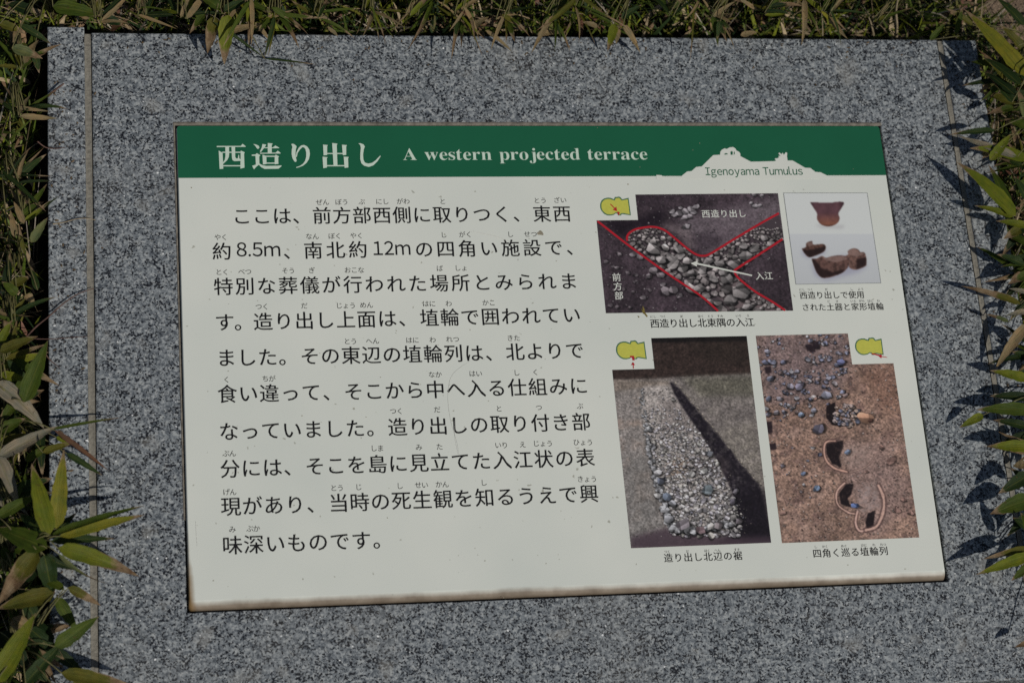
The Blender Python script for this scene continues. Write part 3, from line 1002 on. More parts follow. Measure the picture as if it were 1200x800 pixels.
join2('inset_lettering', [glyph_parts(run('入江', 890.2, 900.6, 323.3, 323.1, .0076, .012))], M_WHITE, ZL + .00006, pic1)

# --- picture 2: the stone edging and trench
def ZB(pts):
    return [(690 + x / 2.667, 370 + y / 2.667) for x, y in pts]
cv = Canvas(711, 391, 906, 645, 2)
g, g2, g3 = cv.n(20, 1, 5), cv.n(2.4, 2, 3), cv.n(9, 3, 4)
cv.a[:] = np.array([112, 106, 102]) * (.72 + .5 * g + .28 * (g2 - .5))[..., None]
cv.blend(cv.soft(ZB([(60, 60), (520, 60), (510, 185), (300, 190), (200, 195), (60, 200)]), 2), (62, 50, 46), 1)
cv.mul(cv.soft(ZB([(60, 60), (520, 60), (510, 185), (60, 200)]), 1) * cv.n(4, 8), .55)
cv.blend(cv.soft(ZB([(190, 55), (510, 55), (505, 80), (190, 84)]), 1.2), (18, 16, 16), .9)
cv.blend(cv.soft(ZB([(290, 85), (500, 75), (505, 150), (380, 140)]), 4), (40, 34, 30), .6)
# grass beyond the trench
gr = cv.soft(ZB([(250, 195), (520, 180), (580, 560), (530, 530), (400, 365), (262, 208)]), 2)
cv.blend(gr, (98, 92, 90), 1)
cv.blend(gr * cv.n(5, 12, 5) * np.clip((g3 - .35) * 2.5, 0, 1), (134, 127, 120), .9)
cv.blend(cv.soft(ZB([(400, 350), (520, 330), (560, 540), (530, 535), (440, 430)]), 5) * cv.n(4, 15, 4), (124, 118, 108), .8)
cv.blend(cv.soft(ZB([(290, 195), (520, 185), (525, 250), (350, 250)]), 4), (70, 70, 56), .5)
# path on the left
cv.blend(cv.soft(ZB([(75, 200), (250, 205), (255, 222), (160, 225), (78, 236)]), 1.5), (112, 102, 94), .9)
lf = cv.soft(ZB([(78, 248), (158, 240), (175, 400), (200, 560), (245, 690), (128, 700)]), 2)
cv.blend(lf, (122, 116, 113), 1)
cv.blend(lf * np.clip((cv.n(12, 21, 4) - .45) * 3, 0, 1), (134, 118, 108), .7)
cv.blend(cv.soft(ZB([(100, 440), (180, 430), (235, 680), (128, 715)]), 6), (104, 102, 100), .6)
# trench floor and the dark wall
fl = cv.soft(ZB([(170, 220), (252, 215), (330, 330), (430, 470), (510, 640), (480, 690), (250, 690), (190, 430), (165, 300)]), 2)
cv.blend(fl, (146, 139, 135), 1)
cv.blend(cv.soft(ZB([(220, 260), (290, 260), (350, 360), (230, 380)]), 4), (110, 102, 100), .6)
rag = [(262 + (530 - 262) * t + cv.r.uniform(-4, 4), 206 + (528 - 206) * t ** 1.03 + cv.r.uniform(-3, 3)) for t in np.linspace(0, 1, 34)]
dk = cv.soft(ZB([(252, 206)] + rag + [(575, 700), (575, 715), (482, 712), (470, 640), (446, 545), (404, 458), (352, 372), (302, 300), (268, 246)]), .9)
cv.blend(dk * np.clip(.45 + 1.0 * cv.n(3, 60, 4), 0, 1), (28, 24, 30), 1.0)
for (xa, ya) in rag:
    cv.stone(*ZB([(xa + 5, ya - 1)])[0], cv.r.uniform(1.0, 2.2), (136, 128, 118), .5, ang=.85, drop=.2)
cv.blend(cv.soft(ZB([(440, 560), (560, 540), (575, 720), (400, 720), (440, 650)]), 6), (22, 18, 24), .85)
cv.a *= (.62 + .76 * cv.n(1.5, 50, 3))[..., None]
cv.a *= (.80 + .40 * cv.n(5, 51, 4))[..., None]
cv.blend(cv.soft(ZB([(250, 450), (330, 440), (300, 500), (250, 510)]), 4), (112, 92, 76), .6)
cv.blend(cv.soft(ZB([(330, 440), (430, 440), (440, 500), (320, 480)]), 5), (60, 52, 54), .6)
cv.blend(cv.soft(ZB([(130, 690), (250, 660), (420, 690), (575, 690), (575, 730), (130, 730)]), 3), (62, 50, 58), .85)
tr_m = cv.inside(ZB([(172, 300), (300, 330), (400, 440), (430, 520), (500, 650), (240, 680), (195, 430)])).astype(float)
cv.grit(2600, (.5, 1.0), [(150, 146, 140), (84, 78, 74), (120, 112, 106)], np.clip(fl + lf * .7, 0, 1), drop=.35)
cv.grit(700, (.5, .9), [(140, 136, 124), (70, 68, 56)], gr, drop=.3)
cv.grit(2400, (.8, 1.9), [(128, 124, 124), (150, 148, 146), (98, 92, 92), (112, 112, 120)], tr_m * np.clip((cv.Y - 470) / 80 + .3, 0, 1), drop=.45)
cv.grit(900, (1.3, 3.0), [(140, 136, 134), (164, 160, 156), (104, 98, 98), (118, 118, 128)], tr_m * np.clip((cv.Y - 490) / 70, 0, 1) * np.clip((cv.n(14, 70) - .35) * 4, .1, 1), drop=.6)
cv.grit(420, (.5, 1.1), [(168, 166, 162), (120, 116, 110)], lf * np.clip((cv.Y - 520) / 60, 0.08, 1), drop=.3)
cv.grit(200, (.5, 1.0), [(128, 120, 116), (160, 156, 150)], cv.soft(ZB([(80, 225), (160, 222), (160, 250), (80, 252)]), 1), drop=.5)
cv.grit(160, (.5, 1.3), [(120, 110, 116), (76, 66, 74)], cv.soft(ZB([(130, 680), (560, 690), (560, 725), (130, 725)]), 1), drop=.5)
rub = cv.inside(ZB([(168, 228), (250, 222), (290, 290), (350, 372), (402, 458), (442, 545), (478, 650), (480, 688), (262, 688), (232, 600), (205, 500), (190, 410), (172, 310)]))
pts_ = []
for _ in range(9000):
    x, y = cv.r.uniform(165, 480), cv.r.uniform(225, 690)
    X, Y = ZB([(x, y)])[0]
    i, j = int((Y - cv.y0) * cv.S), int((X - cv.x0) * cv.S)
    if not rub[min(i, cv.h - 1), min(j, cv.w - 1)] or cv.r.random() > min(1, max(.16, (y - 300) / 120)) * (1.2 - .5 * cv.n_at(X, Y)):
        continue
    r = (1.0 + (y - 225) / 460 * 3.0) * cv.r.uniform(.3, 1.2)
    if all((X - a) ** 2 + (Y - b) ** 2 > (.66 * (r + c)) ** 2 for a, b, c in pts_):
        pts_.append((X, Y, r))
pts_.sort(key=lambda t: t[1])
for X, Y, r in pts_:
    k = cv.r.uniform(112, 215) * (1 - .35 * min(1, max(0, (X - 838 - (Y - 540) * .25) / 22)))
    cv.stone(X, Y, r * 1.1, (k, k * .975, k * cv.r.uniform(.94, 1.02)), cv.r.uniform(.55, .85), shade=.5, drop=.5)
edge = smooth_line([(168, 228), (165, 260), (172, 300), (178, 345), (186, 390), (192, 430), (200, 470), (212, 515), (226, 560), (240, 610), (262, 660), (300, 668), (350, 668), (400, 655), (440, 650)], 9)
for i, (x, y) in enumerate(edge):
    r = (1.1 + (y - 220) / 440 * 3.4) * cv.r.uniform(.7, 1.25)
    k = cv.r.uniform(118, 172)
    cv.stone(*ZB([(x + cv.r.uniform(-7, 7), y + cv.r.uniform(-5, 5))])[0], r, (k * .98, k * .98, k), .8, shade=.5, drop=.5)
for x, y, r, c in ((215, 490, 5, (176, 174, 176)), (245, 565, 6.5, (104, 112, 126)), (262, 585, 5, (150, 150, 156)), (215, 560, 4.5, (168, 166, 166)), (322, 495, 4.6, (166, 164, 162)), (360, 483, 4.6, (172, 170, 168)), (370, 543, 7.5, (126, 136, 142)), (303, 607, 4.2, (170, 166, 164)), (295, 652, 9, (140, 132, 138)), (350, 668, 6, (132, 112, 116)), (382, 657, 5, (168, 164, 162)), (405, 655, 6, (124, 116, 118)), (225, 515, 5.5, (96, 100, 112)), (470, 640, 5, (96, 90, 94)), (318, 468, 3.6, (140, 134, 132)), (345, 402, 3, (160, 158, 154)), (376, 430, 4.4, (108, 110, 116)), (264, 260, 3, (150, 146, 142)), (340, 420, 3.2, (150, 146, 142)), (250, 635, 6, (134, 134, 138)), (190, 352, 4, (150, 150, 152)), (200, 410, 4, (132, 132, 136)), (450, 580, 4.5, (84, 80, 88)), (460, 548, 4, (98, 94, 100))):
    cv.stone(*ZB([(x, y)])[0], r, c, .78, shade=.55, drop=.55)
QB = [(713.6, 397.3), (875, 393.6), (903.7, 635.5), (739.5, 642)]
pic2 = print_mesh('picture', cv, QB, ('left', (767, 432)), ZP)
pic2['label'] = 'printed picture of a stone edging beside a dark trench'

# --- picture 3: the row of buried clay cylinders
def ZC(pts):
    return [(870 + x / 2.759, 380 + y / 2.759) for x, y in pts]
cv = Canvas(883, 387, 1080, 639, 3)
g, g2, g3 = cv.n(24, 1, 5), cv.n(2.0, 2, 3), cv.n(8, 3, 5)
cv.a[:] = np.array([130, 106, 94]) * (.70 + .5 * g + .5 * (g2 - .5))[..., None]
cv.blend(np.clip((g3 - .5) * 4, 0, 1), (98, 78, 74), .7)
cv.blend(np.clip((cv.n(14, 6, 4) - .52) * 5, 0, 1), (146, 122, 112), .55)
cv.blend(cv.soft(ZC([(40, 30), (345, 30), (350, 130), (300, 230), (80, 260)]), 7), (104, 92, 96), .6)
cv.blend(cv.soft(ZC([(330, 380), (470, 380), (560, 560), (420, 700), (330, 500)]), 8), (128, 108, 104), .6)
cv.blend(cv.soft(ZC([(380, 150), (500, 130), (520, 300), (420, 260)]), 8), (122, 92, 78), .6)
cv.a *= (.60 + .80 * cv.n(1.6, 50, 3))[..., None]
cv.a *= (.82 + .36 * cv.n(5, 51, 4))[..., None]
cv.grit(2600, (.5, 1.5), [(140, 120, 112), (92, 72, 68), (160, 146, 140), (112, 92, 86)], drop=.4)
blu = cv.soft(ZC([(45, 60), (330, 40), (330, 240), (230, 300), (90, 300)]), 5)
cv.grit(2600, (1.0, 3.8), [(112, 114, 132), (132, 130, 142), (92, 92, 108), (150, 148, 154), (126, 110, 108)], blu * np.clip((cv.n(9, 30) - .40) * 5, .12, 1), drop=.6)
cv.grit(260, (1.0, 2.6), [(118, 122, 140), (140, 136, 138)], cv.soft(ZC([(90, 380), (240, 380), (240, 560), (120, 560)]), 5) * .6, drop=.5)
for x, y, r, c in ((75, 122, 5, (106, 108, 128)), (100, 122, 5, (120, 122, 138)), (132, 122, 5, (98, 100, 118)), (318, 122, 7, (104, 108, 142)), (210, 112, 5, (132, 132, 142)), (240, 72, 5, (60, 52, 60)), (268, 60, 4, (120, 124, 148)), (185, 200, 7.5, (118, 114, 130)), (155, 200, 6, (136, 132, 144)), (272, 228, 8, (136, 136, 150)), (298, 190, 5, (150, 142, 146)), (232, 236, 5, (158, 152, 152)), (270, 186, 4, (120, 120, 138)), (190, 292, 5, (120, 132, 152)), (230, 278, 5, (134, 134, 146)), (245, 338, 10, (102, 98, 112)), (240, 530, 6, (120, 138, 164)), (197, 482, 4.6, (104, 116, 140)), (85, 240, 5, (96, 100, 116)), (90, 175, 6, (110, 112, 126)), (120, 240, 5, (124, 120, 128)), (250, 420, 4, (92, 94, 112)), (130, 456, 4, (110, 104, 112)), (84, 290, 5, (110, 108, 118)), (190, 540, 3, (120, 110, 112)), (110, 285, 5, (126, 120, 126))):
    cv.stone(*ZC([(x, y)])[0], r * .8, c, .72, shade=.5, drop=.6)
for x, y in ((215, 75), (236, 66), (85, 325), (98, 395), (82, 148), (86, 340), (225, 80)):
    cv.blend(cv.soft(ZC([(x - 12, y - 9), (x + 10, y - 13), (x + 12, y + 9), (x - 6, y + 12)]), .6), (34, 26, 30), .9)
def ring(outer, dark, rim_w, col):
    cv.blend(cv.soft(ZC(dark), .8) * np.clip(1.5 - .9 * cv.n(2.5, 90, 3), 0, 1), (24, 18, 20), .97)
    q = smooth_line(ZC(outer), 10)
    d = np.full(cv.X.shape, 1e9)
    for (xa, ya), (xb, yb_) in zip(q[:-1], q[1:]):
        vx, vy = xb - xa, yb_ - ya
        t = np.clip(((cv.X - xa) * vx + (cv.Y - ya) * vy) / (vx * vx + vy * vy + 1e-9), 0, 1)
        d = np.minimum(d, np.hypot(cv.X - xa - t * vx, cv.Y - ya - t * vy))
    cv.blend(np.clip((rim_w * 1.8 - d) / 1.2, 0, 1), (70, 52, 50), .55)
    cv.blend(np.clip((rim_w * .72 * (.6 + .8 * cv.n(6, 41)) - d) / .6, 0, 1) * np.clip(.5 + 1.0 * cv.n(2.5, 40), 0, 1), [v * 1.08 for v in col], 1)
ring([(272, 262), (262, 290), (272, 322), (300, 342), (334, 346)], [(270, 265), (300, 250), (302, 300), (318, 330), (290, 325), (270, 300)], .8, (150, 122, 112))
for _ in range(60):
    a, b = cv.r.uniform(0, 6.28), cv.r.random() ** .5
    cv.stone(*ZC([(335 + 42 * b * math.cos(a), 295 + 40 * b * math.sin(a))])[0], cv.r.uniform(1.4, 4.0), cv.r.choice([(150, 136, 134), (112, 116, 136), (132, 122, 124), (160, 142, 132)]), .75, drop=.55)
cv.stone(*ZC([(396, 300)])[0], 10.5, (168, 130, 108), .62, ang=.15, drop=.3)
cv.stone(*ZC([(415, 312)])[0], 4, (66, 46, 40), .6, drop=.1)
ring([(300, 376), (272, 380), (264, 405), (272, 440), (300, 465), (338, 476)], [(270, 385), (325, 375), (325, 400), (312, 430), (322, 462), (290, 450), (272, 420)], 1.7, (168, 134, 120))
cv.blend(cv.soft(ZC([(325, 395), (400, 385), (425, 430), (400, 462), (340, 465), (315, 430)]), 2.5) * np.clip(cv.n(3, 80, 4) * 1.3 - .2, 0, 1), (146, 128, 120), .8)
cv.grit(60, (.8, 2.2), [(140, 124, 116), (112, 98, 96), (100, 84, 78)], cv.soft(ZC([(325, 395), (400, 385), (425, 430), (400, 462), (340, 465), (315, 430)]), 1), drop=.5)
ring([(345, 478), (385, 466), (415, 446), (430, 420)], [(0, 0), (1, 0), (1, 1)], 1.0, (150, 128, 118))
cv.stone(*ZC([(340, 412)])[0], 5, (112, 124, 146), .6)
ring([(330, 512), (306, 540), (308, 580), (340, 606), (366, 612)], [(335, 515), (360, 515), (352, 550), (340, 562), (352, 592), (318, 580), (312, 545)], 1.6, (170, 140, 128))
ring([(372, 604), (366, 640), (378, 666), (402, 664)], [(0, 0), (1, 0), (1, 1)], 1.8, (172, 142, 132))
ring([(400, 664), (436, 650), (456, 600), (456, 560), (440, 520)], [(405, 610), (430, 600), (424, 650), (402, 662), (398, 640)], 2.3, (168, 138, 126))
cv.blend(cv.soft(ZC([(372, 520), (430, 510), (446, 590), (410, 600), (380, 610), (372, 570)]), 2.5) * np.clip(cv.n(3, 81, 4) * 1.5 - .3, 0, 1), (142, 128, 126), .85)
cv.grit(70, (1.0, 3.0), [(150, 138, 136), (112, 104, 110), (96, 82, 80), (128, 124, 136)], cv.soft(ZC([(370, 515), (430, 510), (444, 595), (385, 605)]), 1), drop=.6)
cv.stone(*ZC([(365, 585)])[0], 6, (92, 108, 150), .5)
cv.grit(60, (1, 2.6), [(150, 142, 142), (116, 112, 124)], cv.soft(ZC([(375, 520), (430, 515), (440, 600), (385, 605)]), 1), drop=.5)
for x, y, r in ((520, 565, 4), (480, 440, 7), (450, 395, 4), (500, 600, 5), (545, 610, 4), (400, 475, 3), (235, 240, 3), (130, 610, 4)):
    cv.stone(*ZC([(x, y)])[0], r, (140, 112, 104), .6, drop=.5)
QC = [(885.6, 393.4), (1041.6, 389.5), (1077.3, 629.4), (916.4, 636)]
pic3 = print_mesh('picture', cv, QC, ('right', (998.7, 427)), ZP)
pic3['label'] = 'printed picture of round clay rims in reddish earth'

# --- picture 4: clay bowl and fragments on a pale ground
def ZD(pts):
    return [(910 + x / 5, 215 + y / 5) for x, y in pts]
cv = Canvas(915, 223, 1035, 337, 4)
hz = np.clip((cv.Y - (215 + 293 / 5)) / 1.0, 0, 1)[..., None]
cv.a[:] = np.array([182, 185, 183]) * (1 - hz) + np.array([173, 176, 178]) * hz
cv.a *= (1 - .05 * np.clip((cv.Y - 275) / 60, 0, 1))[..., None]
cv.blend(cv.soft(ZD([(225, 240), (400, 245), (390, 265), (260, 262)]), 2), (150, 148, 150), .55)
bowl = smooth_line([(198, 110), (250, 112), (320, 113), (352, 108), (394, 112), (380, 145), (362, 175), (369, 205), (355, 232), (322, 248), (288, 249), (258, 236), (238, 208), (238, 178), (222, 150), (204, 122), (198, 110)], 6)
bm_ = cv.soft(ZD(bowl), .35)
cv.blend(bm_, (96, 66, 72))
cv.blend(bm_ * np.clip((cv.Y - 249) / 14, 0, 1), (140, 90, 66), .8)
cv.mul(bm_ * np.clip((cv.Y - 262) / 4, 0, 1), .6)
cv.mul(bm_ * np.clip((955 - cv.X) / 5, 0, 1), .7)
cv.mul(bm_ * np.clip((cv.X - 981) / 6, 0, 1), .75)
cv.mul(bm_ * cv.n(6, 5), .72)
cv.blend(cv.soft(ZD([(150, 385), (290, 380), (282, 415), (190, 440), (150, 420)]), 2.5), (140, 140, 156), .8)
cv.blend(cv.soft(ZD([(205, 470), (400, 420), (535, 480), (480, 520), (290, 570), (225, 540)]), 3), (132, 132, 150), .7)
def shard(pts, col, dark, hi):
    m = cv.soft(ZD(smooth_line(pts + [pts[0]], 4)), .35)
    cv.blend(m, col)
    cv.mul(m * np.clip((cv.n(3.2, int(pts[0][0]), 4) - .38) * 3.2, 0, 1), .68)
    if dark:
        cv.blend(cv.soft(ZD(dark), 1.0) * m, (30, 20, 20), .85)
    if hi:
        cv.blend(cv.soft(ZD(hi), .8) * m, (132, 110, 104), .6)
shard([(148, 382), (172, 372), (176, 348), (208, 338), (216, 358), (270, 355), (288, 368), (284, 390), (262, 408), (195, 432), (165, 410)], (84, 60, 52), [(150, 385), (175, 390), (220, 385), (288, 368), (284, 395), (195, 435), (160, 405)], [(178, 350), (208, 340), (214, 360), (190, 372)])
shard([(205, 440), (235, 440), (265, 425), (290, 436), (330, 425), (385, 422), (428, 440), (424, 480), (390, 520), (320, 548), (268, 552), (238, 525), (218, 480)], (92, 68, 62), [(205, 440), (225, 445), (262, 495), (330, 520), (400, 500), (390, 525), (270, 556), (230, 520)], [(262, 428), (330, 428), (385, 424), (420, 442), (350, 462), (290, 452)])
shard([(395, 428), (420, 415), (418, 395), (450, 380), (480, 388), (490, 402), (518, 408), (528, 470), (510, 490), (462, 505), (425, 490), (428, 445)], (106, 80, 72), [(470, 440), (528, 430), (528, 480), (465, 506)], [(420, 396), (455, 382), (488, 404), (518, 410), (470, 430), (425, 418)])
QD = [(918.2, 226.3), (1016.2, 226.2), (1032.3, 331.7), (932.7, 333.2)]
pic4 = print_mesh('picture', cv, QD, None, ZP, step=.6)
pic4['label'] = 'printed picture of a flared clay bowl and brown fragments'
fr = [tuple(P(*p)[:2]) for p in QD]
def loop(a, n=10):
    out = []
    for i in range(4):
        p, q = np.array(a[i]), np.array(a[(i + 1) % 4])
        out += [tuple(p + (q - p) * t) for t in np.linspace(0, 1, n, endpoint=False)]
    return out
for i in range(4):
    p, q = fr[i], fr[(i + 1) % 4]
    stripe('frame_line', [p, q], .00045, M_LINE, ZP + .00006 + i * .00001, pic4)

# key-plan icons
icon_out = [(165, 385), (172, 320), (205, 255), (260, 213), (340, 195), (400, 197), (450, 215), (490, 232), (508, 180), (560, 178), (600, 170), (640, 180), (682, 235), (832, 198), (888, 612), (700, 582), (668, 585), (655, 612), (590, 612), (570, 570), (530, 565), (480, 600), (400, 615), (330, 610), (260, 575), (205, 515), (172, 450)]
icon_in = [(195, 385), (200, 325), (230, 275), (275, 240), (340, 225), (395, 228), (445, 248), (508, 262), (528, 210), (600, 202), (622, 210), (670, 262), (812, 235), (858, 585), (700, 555), (640, 565), (635, 590), (605, 590), (585, 548), (530, 540), (480, 575), (400, 588), (330, 580), (275, 550), (225, 500), (200, 445)]
def icon(dx, dy, s):
    def c(pts):
        return [tuple(P(695 + dx + (x / 20) * s, 222 + dy + (y / 20) * s)[:2]) for x, y in pts]
    ic = flat('plan_icon', [c(icon_out)], M_OUTL, ZP)
    flat('icon_fill', [c(icon_in)], M_YEL, ZP + .00006, ic)
    return ic, c
i1, c1 = icon(0, 0, 1.0)
flat('icon_arrow', [c1([(395, 350), (412, 336), (512, 436), (545, 405), (565, 515), (455, 480), (495, 452)]), c1([(555, 535), (590, 520), (625, 545), (612, 590), (590, 605), (575, 560)])], M_RED, ZP + .0001, i1)
i2, c2 = icon(18.6, 168.2, 1.0)
def q2(pts):
    return [tuple(P(710 + x / 16, 390 + y / 16)[:2]) for x, y in pts]
flat('icon_arrow', [q2([(448, 430), (525, 430), (530, 485), (545, 515), (500, 515), (490, 465), (455, 462)]), q2([(470, 605), (508, 545), (550, 605), (522, 600), (524, 668), (508, 668), (505, 600)])], M_RED, ZP + .0001, i2)
i3, c3 = icon(299.3, 165.4, 0.93)
def q3(pts):
    return [tuple(P(990 + x / 17.78, 385 + y / 17.78)[:2]) for x, y in pts]
flat('icon_arrow', [q3([(550, 512), (600, 515), (735, 548), (765, 535), (770, 572), (885, 596), (882, 606), (768, 590), (760, 622), (700, 570), (560, 530)])], M_RED, ZP + .0001, i3)

# wear on the glaze: fine scratches, a dirt spot and a crumb of dried moss
for pts, w in (([(550, 271.5), (565, 273.5), (582, 277.5), (601, 284)], .00030), ([(551, 423), (540, 430), (529, 441), (525, 460), (526, 480), (530, 500), (536, 520), (538, 535)], .00022), ([(533, 490), (533, 512), (537, 532)], .0002), ([(229, 610), (231, 640)], .0002)):
    q = smooth_line(pts, 6)
    stripe('scratch', [tuple(P(*p)[:2]) for p in q], w, M_SCR, ZP + .00009, taper=True)
def blob(name, px, py, r, mat, z=ZP + .0001, n=14):
    c = P(px, py)
    return flat(name, [[(c.x + r * (1 + .35 * rng.uniform(-1, 1)) * math.cos(t), c.y + r * .8 * (1 + .3 * rng.uniform(-1, 1)) * math.sin(t)) for t in np.linspace(0, 2 * math.pi, n, endpoint=False)]], mat, z)
blob('dirt_spot', 633.3, 273.3, .0026, M_SPOT)
for x, y, r in ((464.5, 387.5, .0005), (464, 390.5, .0004), (354, 487, .0006), (429, 488.5, .0005), (224.5, 220, .0006), (350, 269, .0006), (454, 606.5, .0005), (446, 442, .0004), (736, 216, .0007), (652, 306, .0004), (590, 700, .0005), (858, 478, .0004), (1042, 470, .0005), (1050, 560, .0004), (250, 680, .0005), (640, 660, .0004), (560, 650, .0003), (820, 168, .0005), (812, 176, .0004), (700, 150, .0004), (750, 196, .0004), (1000, 198, .0004)):
    blob('dirt_speck', x, y, r, M_SPOT, n=7)
flat('dried_moss', [q for q in ([tuple(P(690 + x / 4.571, 215 + y / 4.571)[:2]) for x, y in g] for g in ([(288, 655), (298, 672), (300, 690), (292, 700), (288, 685)], [(300, 688), (316, 712), (310, 716), (296, 698)], [(278, 668), (292, 688), (288, 692)], [(262, 708), (272, 714), (266, 720)]))], M_MOSS, ZP + .00016)

# ------------------------------------------------------------------ bamboo, grass and litter round the stone
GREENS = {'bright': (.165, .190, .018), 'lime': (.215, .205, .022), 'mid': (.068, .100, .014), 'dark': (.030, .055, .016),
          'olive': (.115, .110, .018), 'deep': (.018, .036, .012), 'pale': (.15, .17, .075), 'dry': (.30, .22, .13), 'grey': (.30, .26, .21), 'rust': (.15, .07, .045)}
UPV = Vector((0, 0, 1))
def leaf_geo(b, t, w, bow=0.10, side=0.0, fold=0.35, roll=0.0, curl=0.0, nseg=12):
    b, t = Vector(b), Vector(t)
    d = t - b
    L = d.length
    dn = d.normalized()
    sv = dn.cross(UPV)
    if sv.length < 1e-4:
        sv = Vector((1, 0, 0))
    sv.normalize()
    up = sv.cross(dn).normalized()
    sv, up = (sv * math.cos(roll) + up * math.sin(roll)), (up * math.cos(roll) - sv * math.sin(roll))
    mid = (b + t) / 2 + UPV * bow * L + sv * side * L
    vs, uv, fs = [], [], []
    for i in range(nseg + 1):
        s = i / nseg
        p = b * (1 - s) ** 2 + mid * 2 * s * (1 - s) + t * s * s
        tg = ((mid - b) * (1 - s) + (t - mid) * s).normalized()
        k = roll + curl * s
        s0 = tg.cross(UPV)
        if s0.length < 1e-3:
            s0 = sv.copy()
        s0.normalize()
        u0 = s0.cross(tg).normalized()
        sw = s0 * math.cos(k) + u0 * math.sin(k)
        uw = u0 * math.cos(k) - s0 * math.sin(k)
        prof = (1 - (1 - min(s, .24) / .24) ** 2) ** .5 if s < .24 else max(0.0, 1 - ((s - .24) / .76) ** 1.9)
        hw = w / 2 * max(prof, 0.06 if s < .5 else 0.015)
        for j, q in enumerate((-1, -.5, 0, .5, 1)):
            hw_ = hw * (1 + .05 * math.sin(s * 23 + q * 3 + w * 3000) + .04 * math.sin(s * 41 - q + w * 7000))
            rip = 0.06 * hw * math.sin(s * 17 + q * 2 + w * 900)
            vs.append(p + sw * hw_ * q * math.cos(fold * abs(q)) + uw * (hw * abs(q) * math.sin(fold) + rip))
            uv.append((j / 4, s))
    for i in range(nseg):
        for j in range(4):
            a = i * 5 + j
            fs.append([a, a + 1, a + 6, a + 5])
    return vs, fs, uv

def tube_geo(pts, r0, r1, n=5):
    vs, fs = [], []
    m = len(pts)
    for i, p in enumerate(pts):
        a = pts[max(0, i - 1)]
        c = pts[min(m - 1, i + 1)]
        tg = (Vector(c) - Vector(a)).normalized()
        s0 = tg.cross(Vector((.3, .2, 1))).normalized()
        u0 = s0.cross(tg)
        r = r0 + (r1 - r0) * i / (m - 1)
        for k in range(n):
            an = 2 * math.pi * k / n
            vs.append(Vector(p) + s0 * math.cos(an) * r + u0 * math.sin(an) * r)
    for i in range(m - 1):
        for k in range(n):
            a, b = i * n + k, i * n + (k + 1) % n
            fs.append([a, b, b + n, a + n])
    return vs, fs
def bez(a, b, c, n=8):
    a, b, c = Vector(a), Vector(b), Vector(c)
    return [a * (1 - t) ** 2 + b * 2 * t * (1 - t) + c * t * t for t in (i / (n - 1) for i in range(n))]

N_LEAF = [0]
def add_leaf(plant, b, t, w, tone, dry=0.1, **kw):
    vs, fs, uv = leaf_geo(b, t, w, **kw)
    o = mesh_obj('leaf', vs, fs, M_LEAF, plant, smooth=True, uv=uv)
    c = GREENS[tone]
    k = rng.uniform(.88, 1.12)
    if tone in ('dry', 'grey', 'rust'):
        o.color = (c[0] * k, c[1] * k, c[2] * k, 0.0)
        o['label'] = {'dry': 'withered straw-coloured leaf', 'grey': 'withered grey leaf', 'rust': 'reddish withered leaf'}[tone]
    else:
        o.color = (c[0] * k, c[1] * k, c[2] * k, min(1, dry + rng.uniform(0, .12)))
    N_LEAF[0] += 1
    return o

PX = 0.00069     # metres to a photograph pixel at the stone, roughly
def bamboo(label, foot, leaves, group=None, hs=1.0):
    """leaves: (bx, by, bh, tx, ty, th, width px, tone, dry, extras)"""
    f = Vector((*P(*foot, Z_GROUND)[:2], Z_GROUND))
    # rooted in the bed, never under the stone
    if xL0 - .008 < f.x < xR1 + .008 and Y0 - .008 < f.y < YS1 + .006:
        if f.y > YS1 - .03:
            f.y = YS1 + .010
        elif f.x > 0:
            f.x = xR1 + .012
        else:
            f.x = xL0 - .012
    pl = thing('dwarf_bamboo', label, 'bamboo plant', f, group)
    sv, sf = [], []
    for L in leaves:
        bx, by, bh, tx, ty, th, w, tone, dry = L[:9]
        kw = L[9] if len(L) > 9 else {}
        b, t = P(bx, by, bh * hs), P(tx, ty, th * hs)
        add_leaf(pl, b, t, w * PX, tone, dry, **kw)
        foot_p = Vector((f.x + rng.uniform(-.006, .006), f.y + rng.uniform(-.006, .006), Z_GROUND))
        v_, f_ = tube_geo(bez(foot_p, Vector((foot_p.x, foot_p.y, max(.02, b.z + .022))), b, 10), .0009, .0004)
        o = len(sv)
        sv += v_
        sf += [[q + o for q in ff] for ff in f_]
    mesh_obj('stem', sv, sf, M_STEM, pl, smooth=True)
    return pl

H1 = [(60, 627, .040, 170, 592, .034, 11, 'mid', .05, dict(bow=.10, roll=.5)), (70, 628, .040, 170, 603, .030, 13, 'lime', .16, dict(bow=.08, fold=.2)),
      (60, 634, .036, 134, 631, .020, 11, 'dark', .05, {}), (68, 642, .044, 163, 675, .030, 19, 'bright', .30, dict(bow=.07, fold=.25, side=-.05)),
      (68, 648, .034, 129, 684, .012, 6, 'pale', .45, dict(side=.18, curl=1.5)), (55, 642, .040, -6, 618, .030, 24, 'mid', .05, dict(bow=.1, fold=.2)),
      (44, 646, .038, -2, 708, .024, 23, 'olive', .55, dict(bow=.12)), (52, 650, .03, 62, 700, .012, 22, 'dark', .1, dict(bow=.1)),
      (58, 626, .044, 37, 543, .050, 20, 'bright', .10, dict(bow=.05, fold=.2)), (66, 619, .042, 75, 526, .056, 18, 'lime', .06, dict(bow=.04, fold=.18)),
      (-2, 605, .034, 46, 579, .034, 14, 'mid', .1, {}), (50, 655, .026, 20, 690, .014, 18, 'deep', .1, {}), (56, 628, .030, 20, 600, .02, 15, 'dark', .1, {}),
      (60, 630, .02, 90, 600, .018, 10, 'deep', .1, {}), (48, 652, .02, 90, 668, .012, 12, 'deep', .1, {})]
bamboo('large star-shaped dwarf bamboo sprig with yellow-green leaves over the lower left stone edge', (44, 668), H1, hs=1.25)
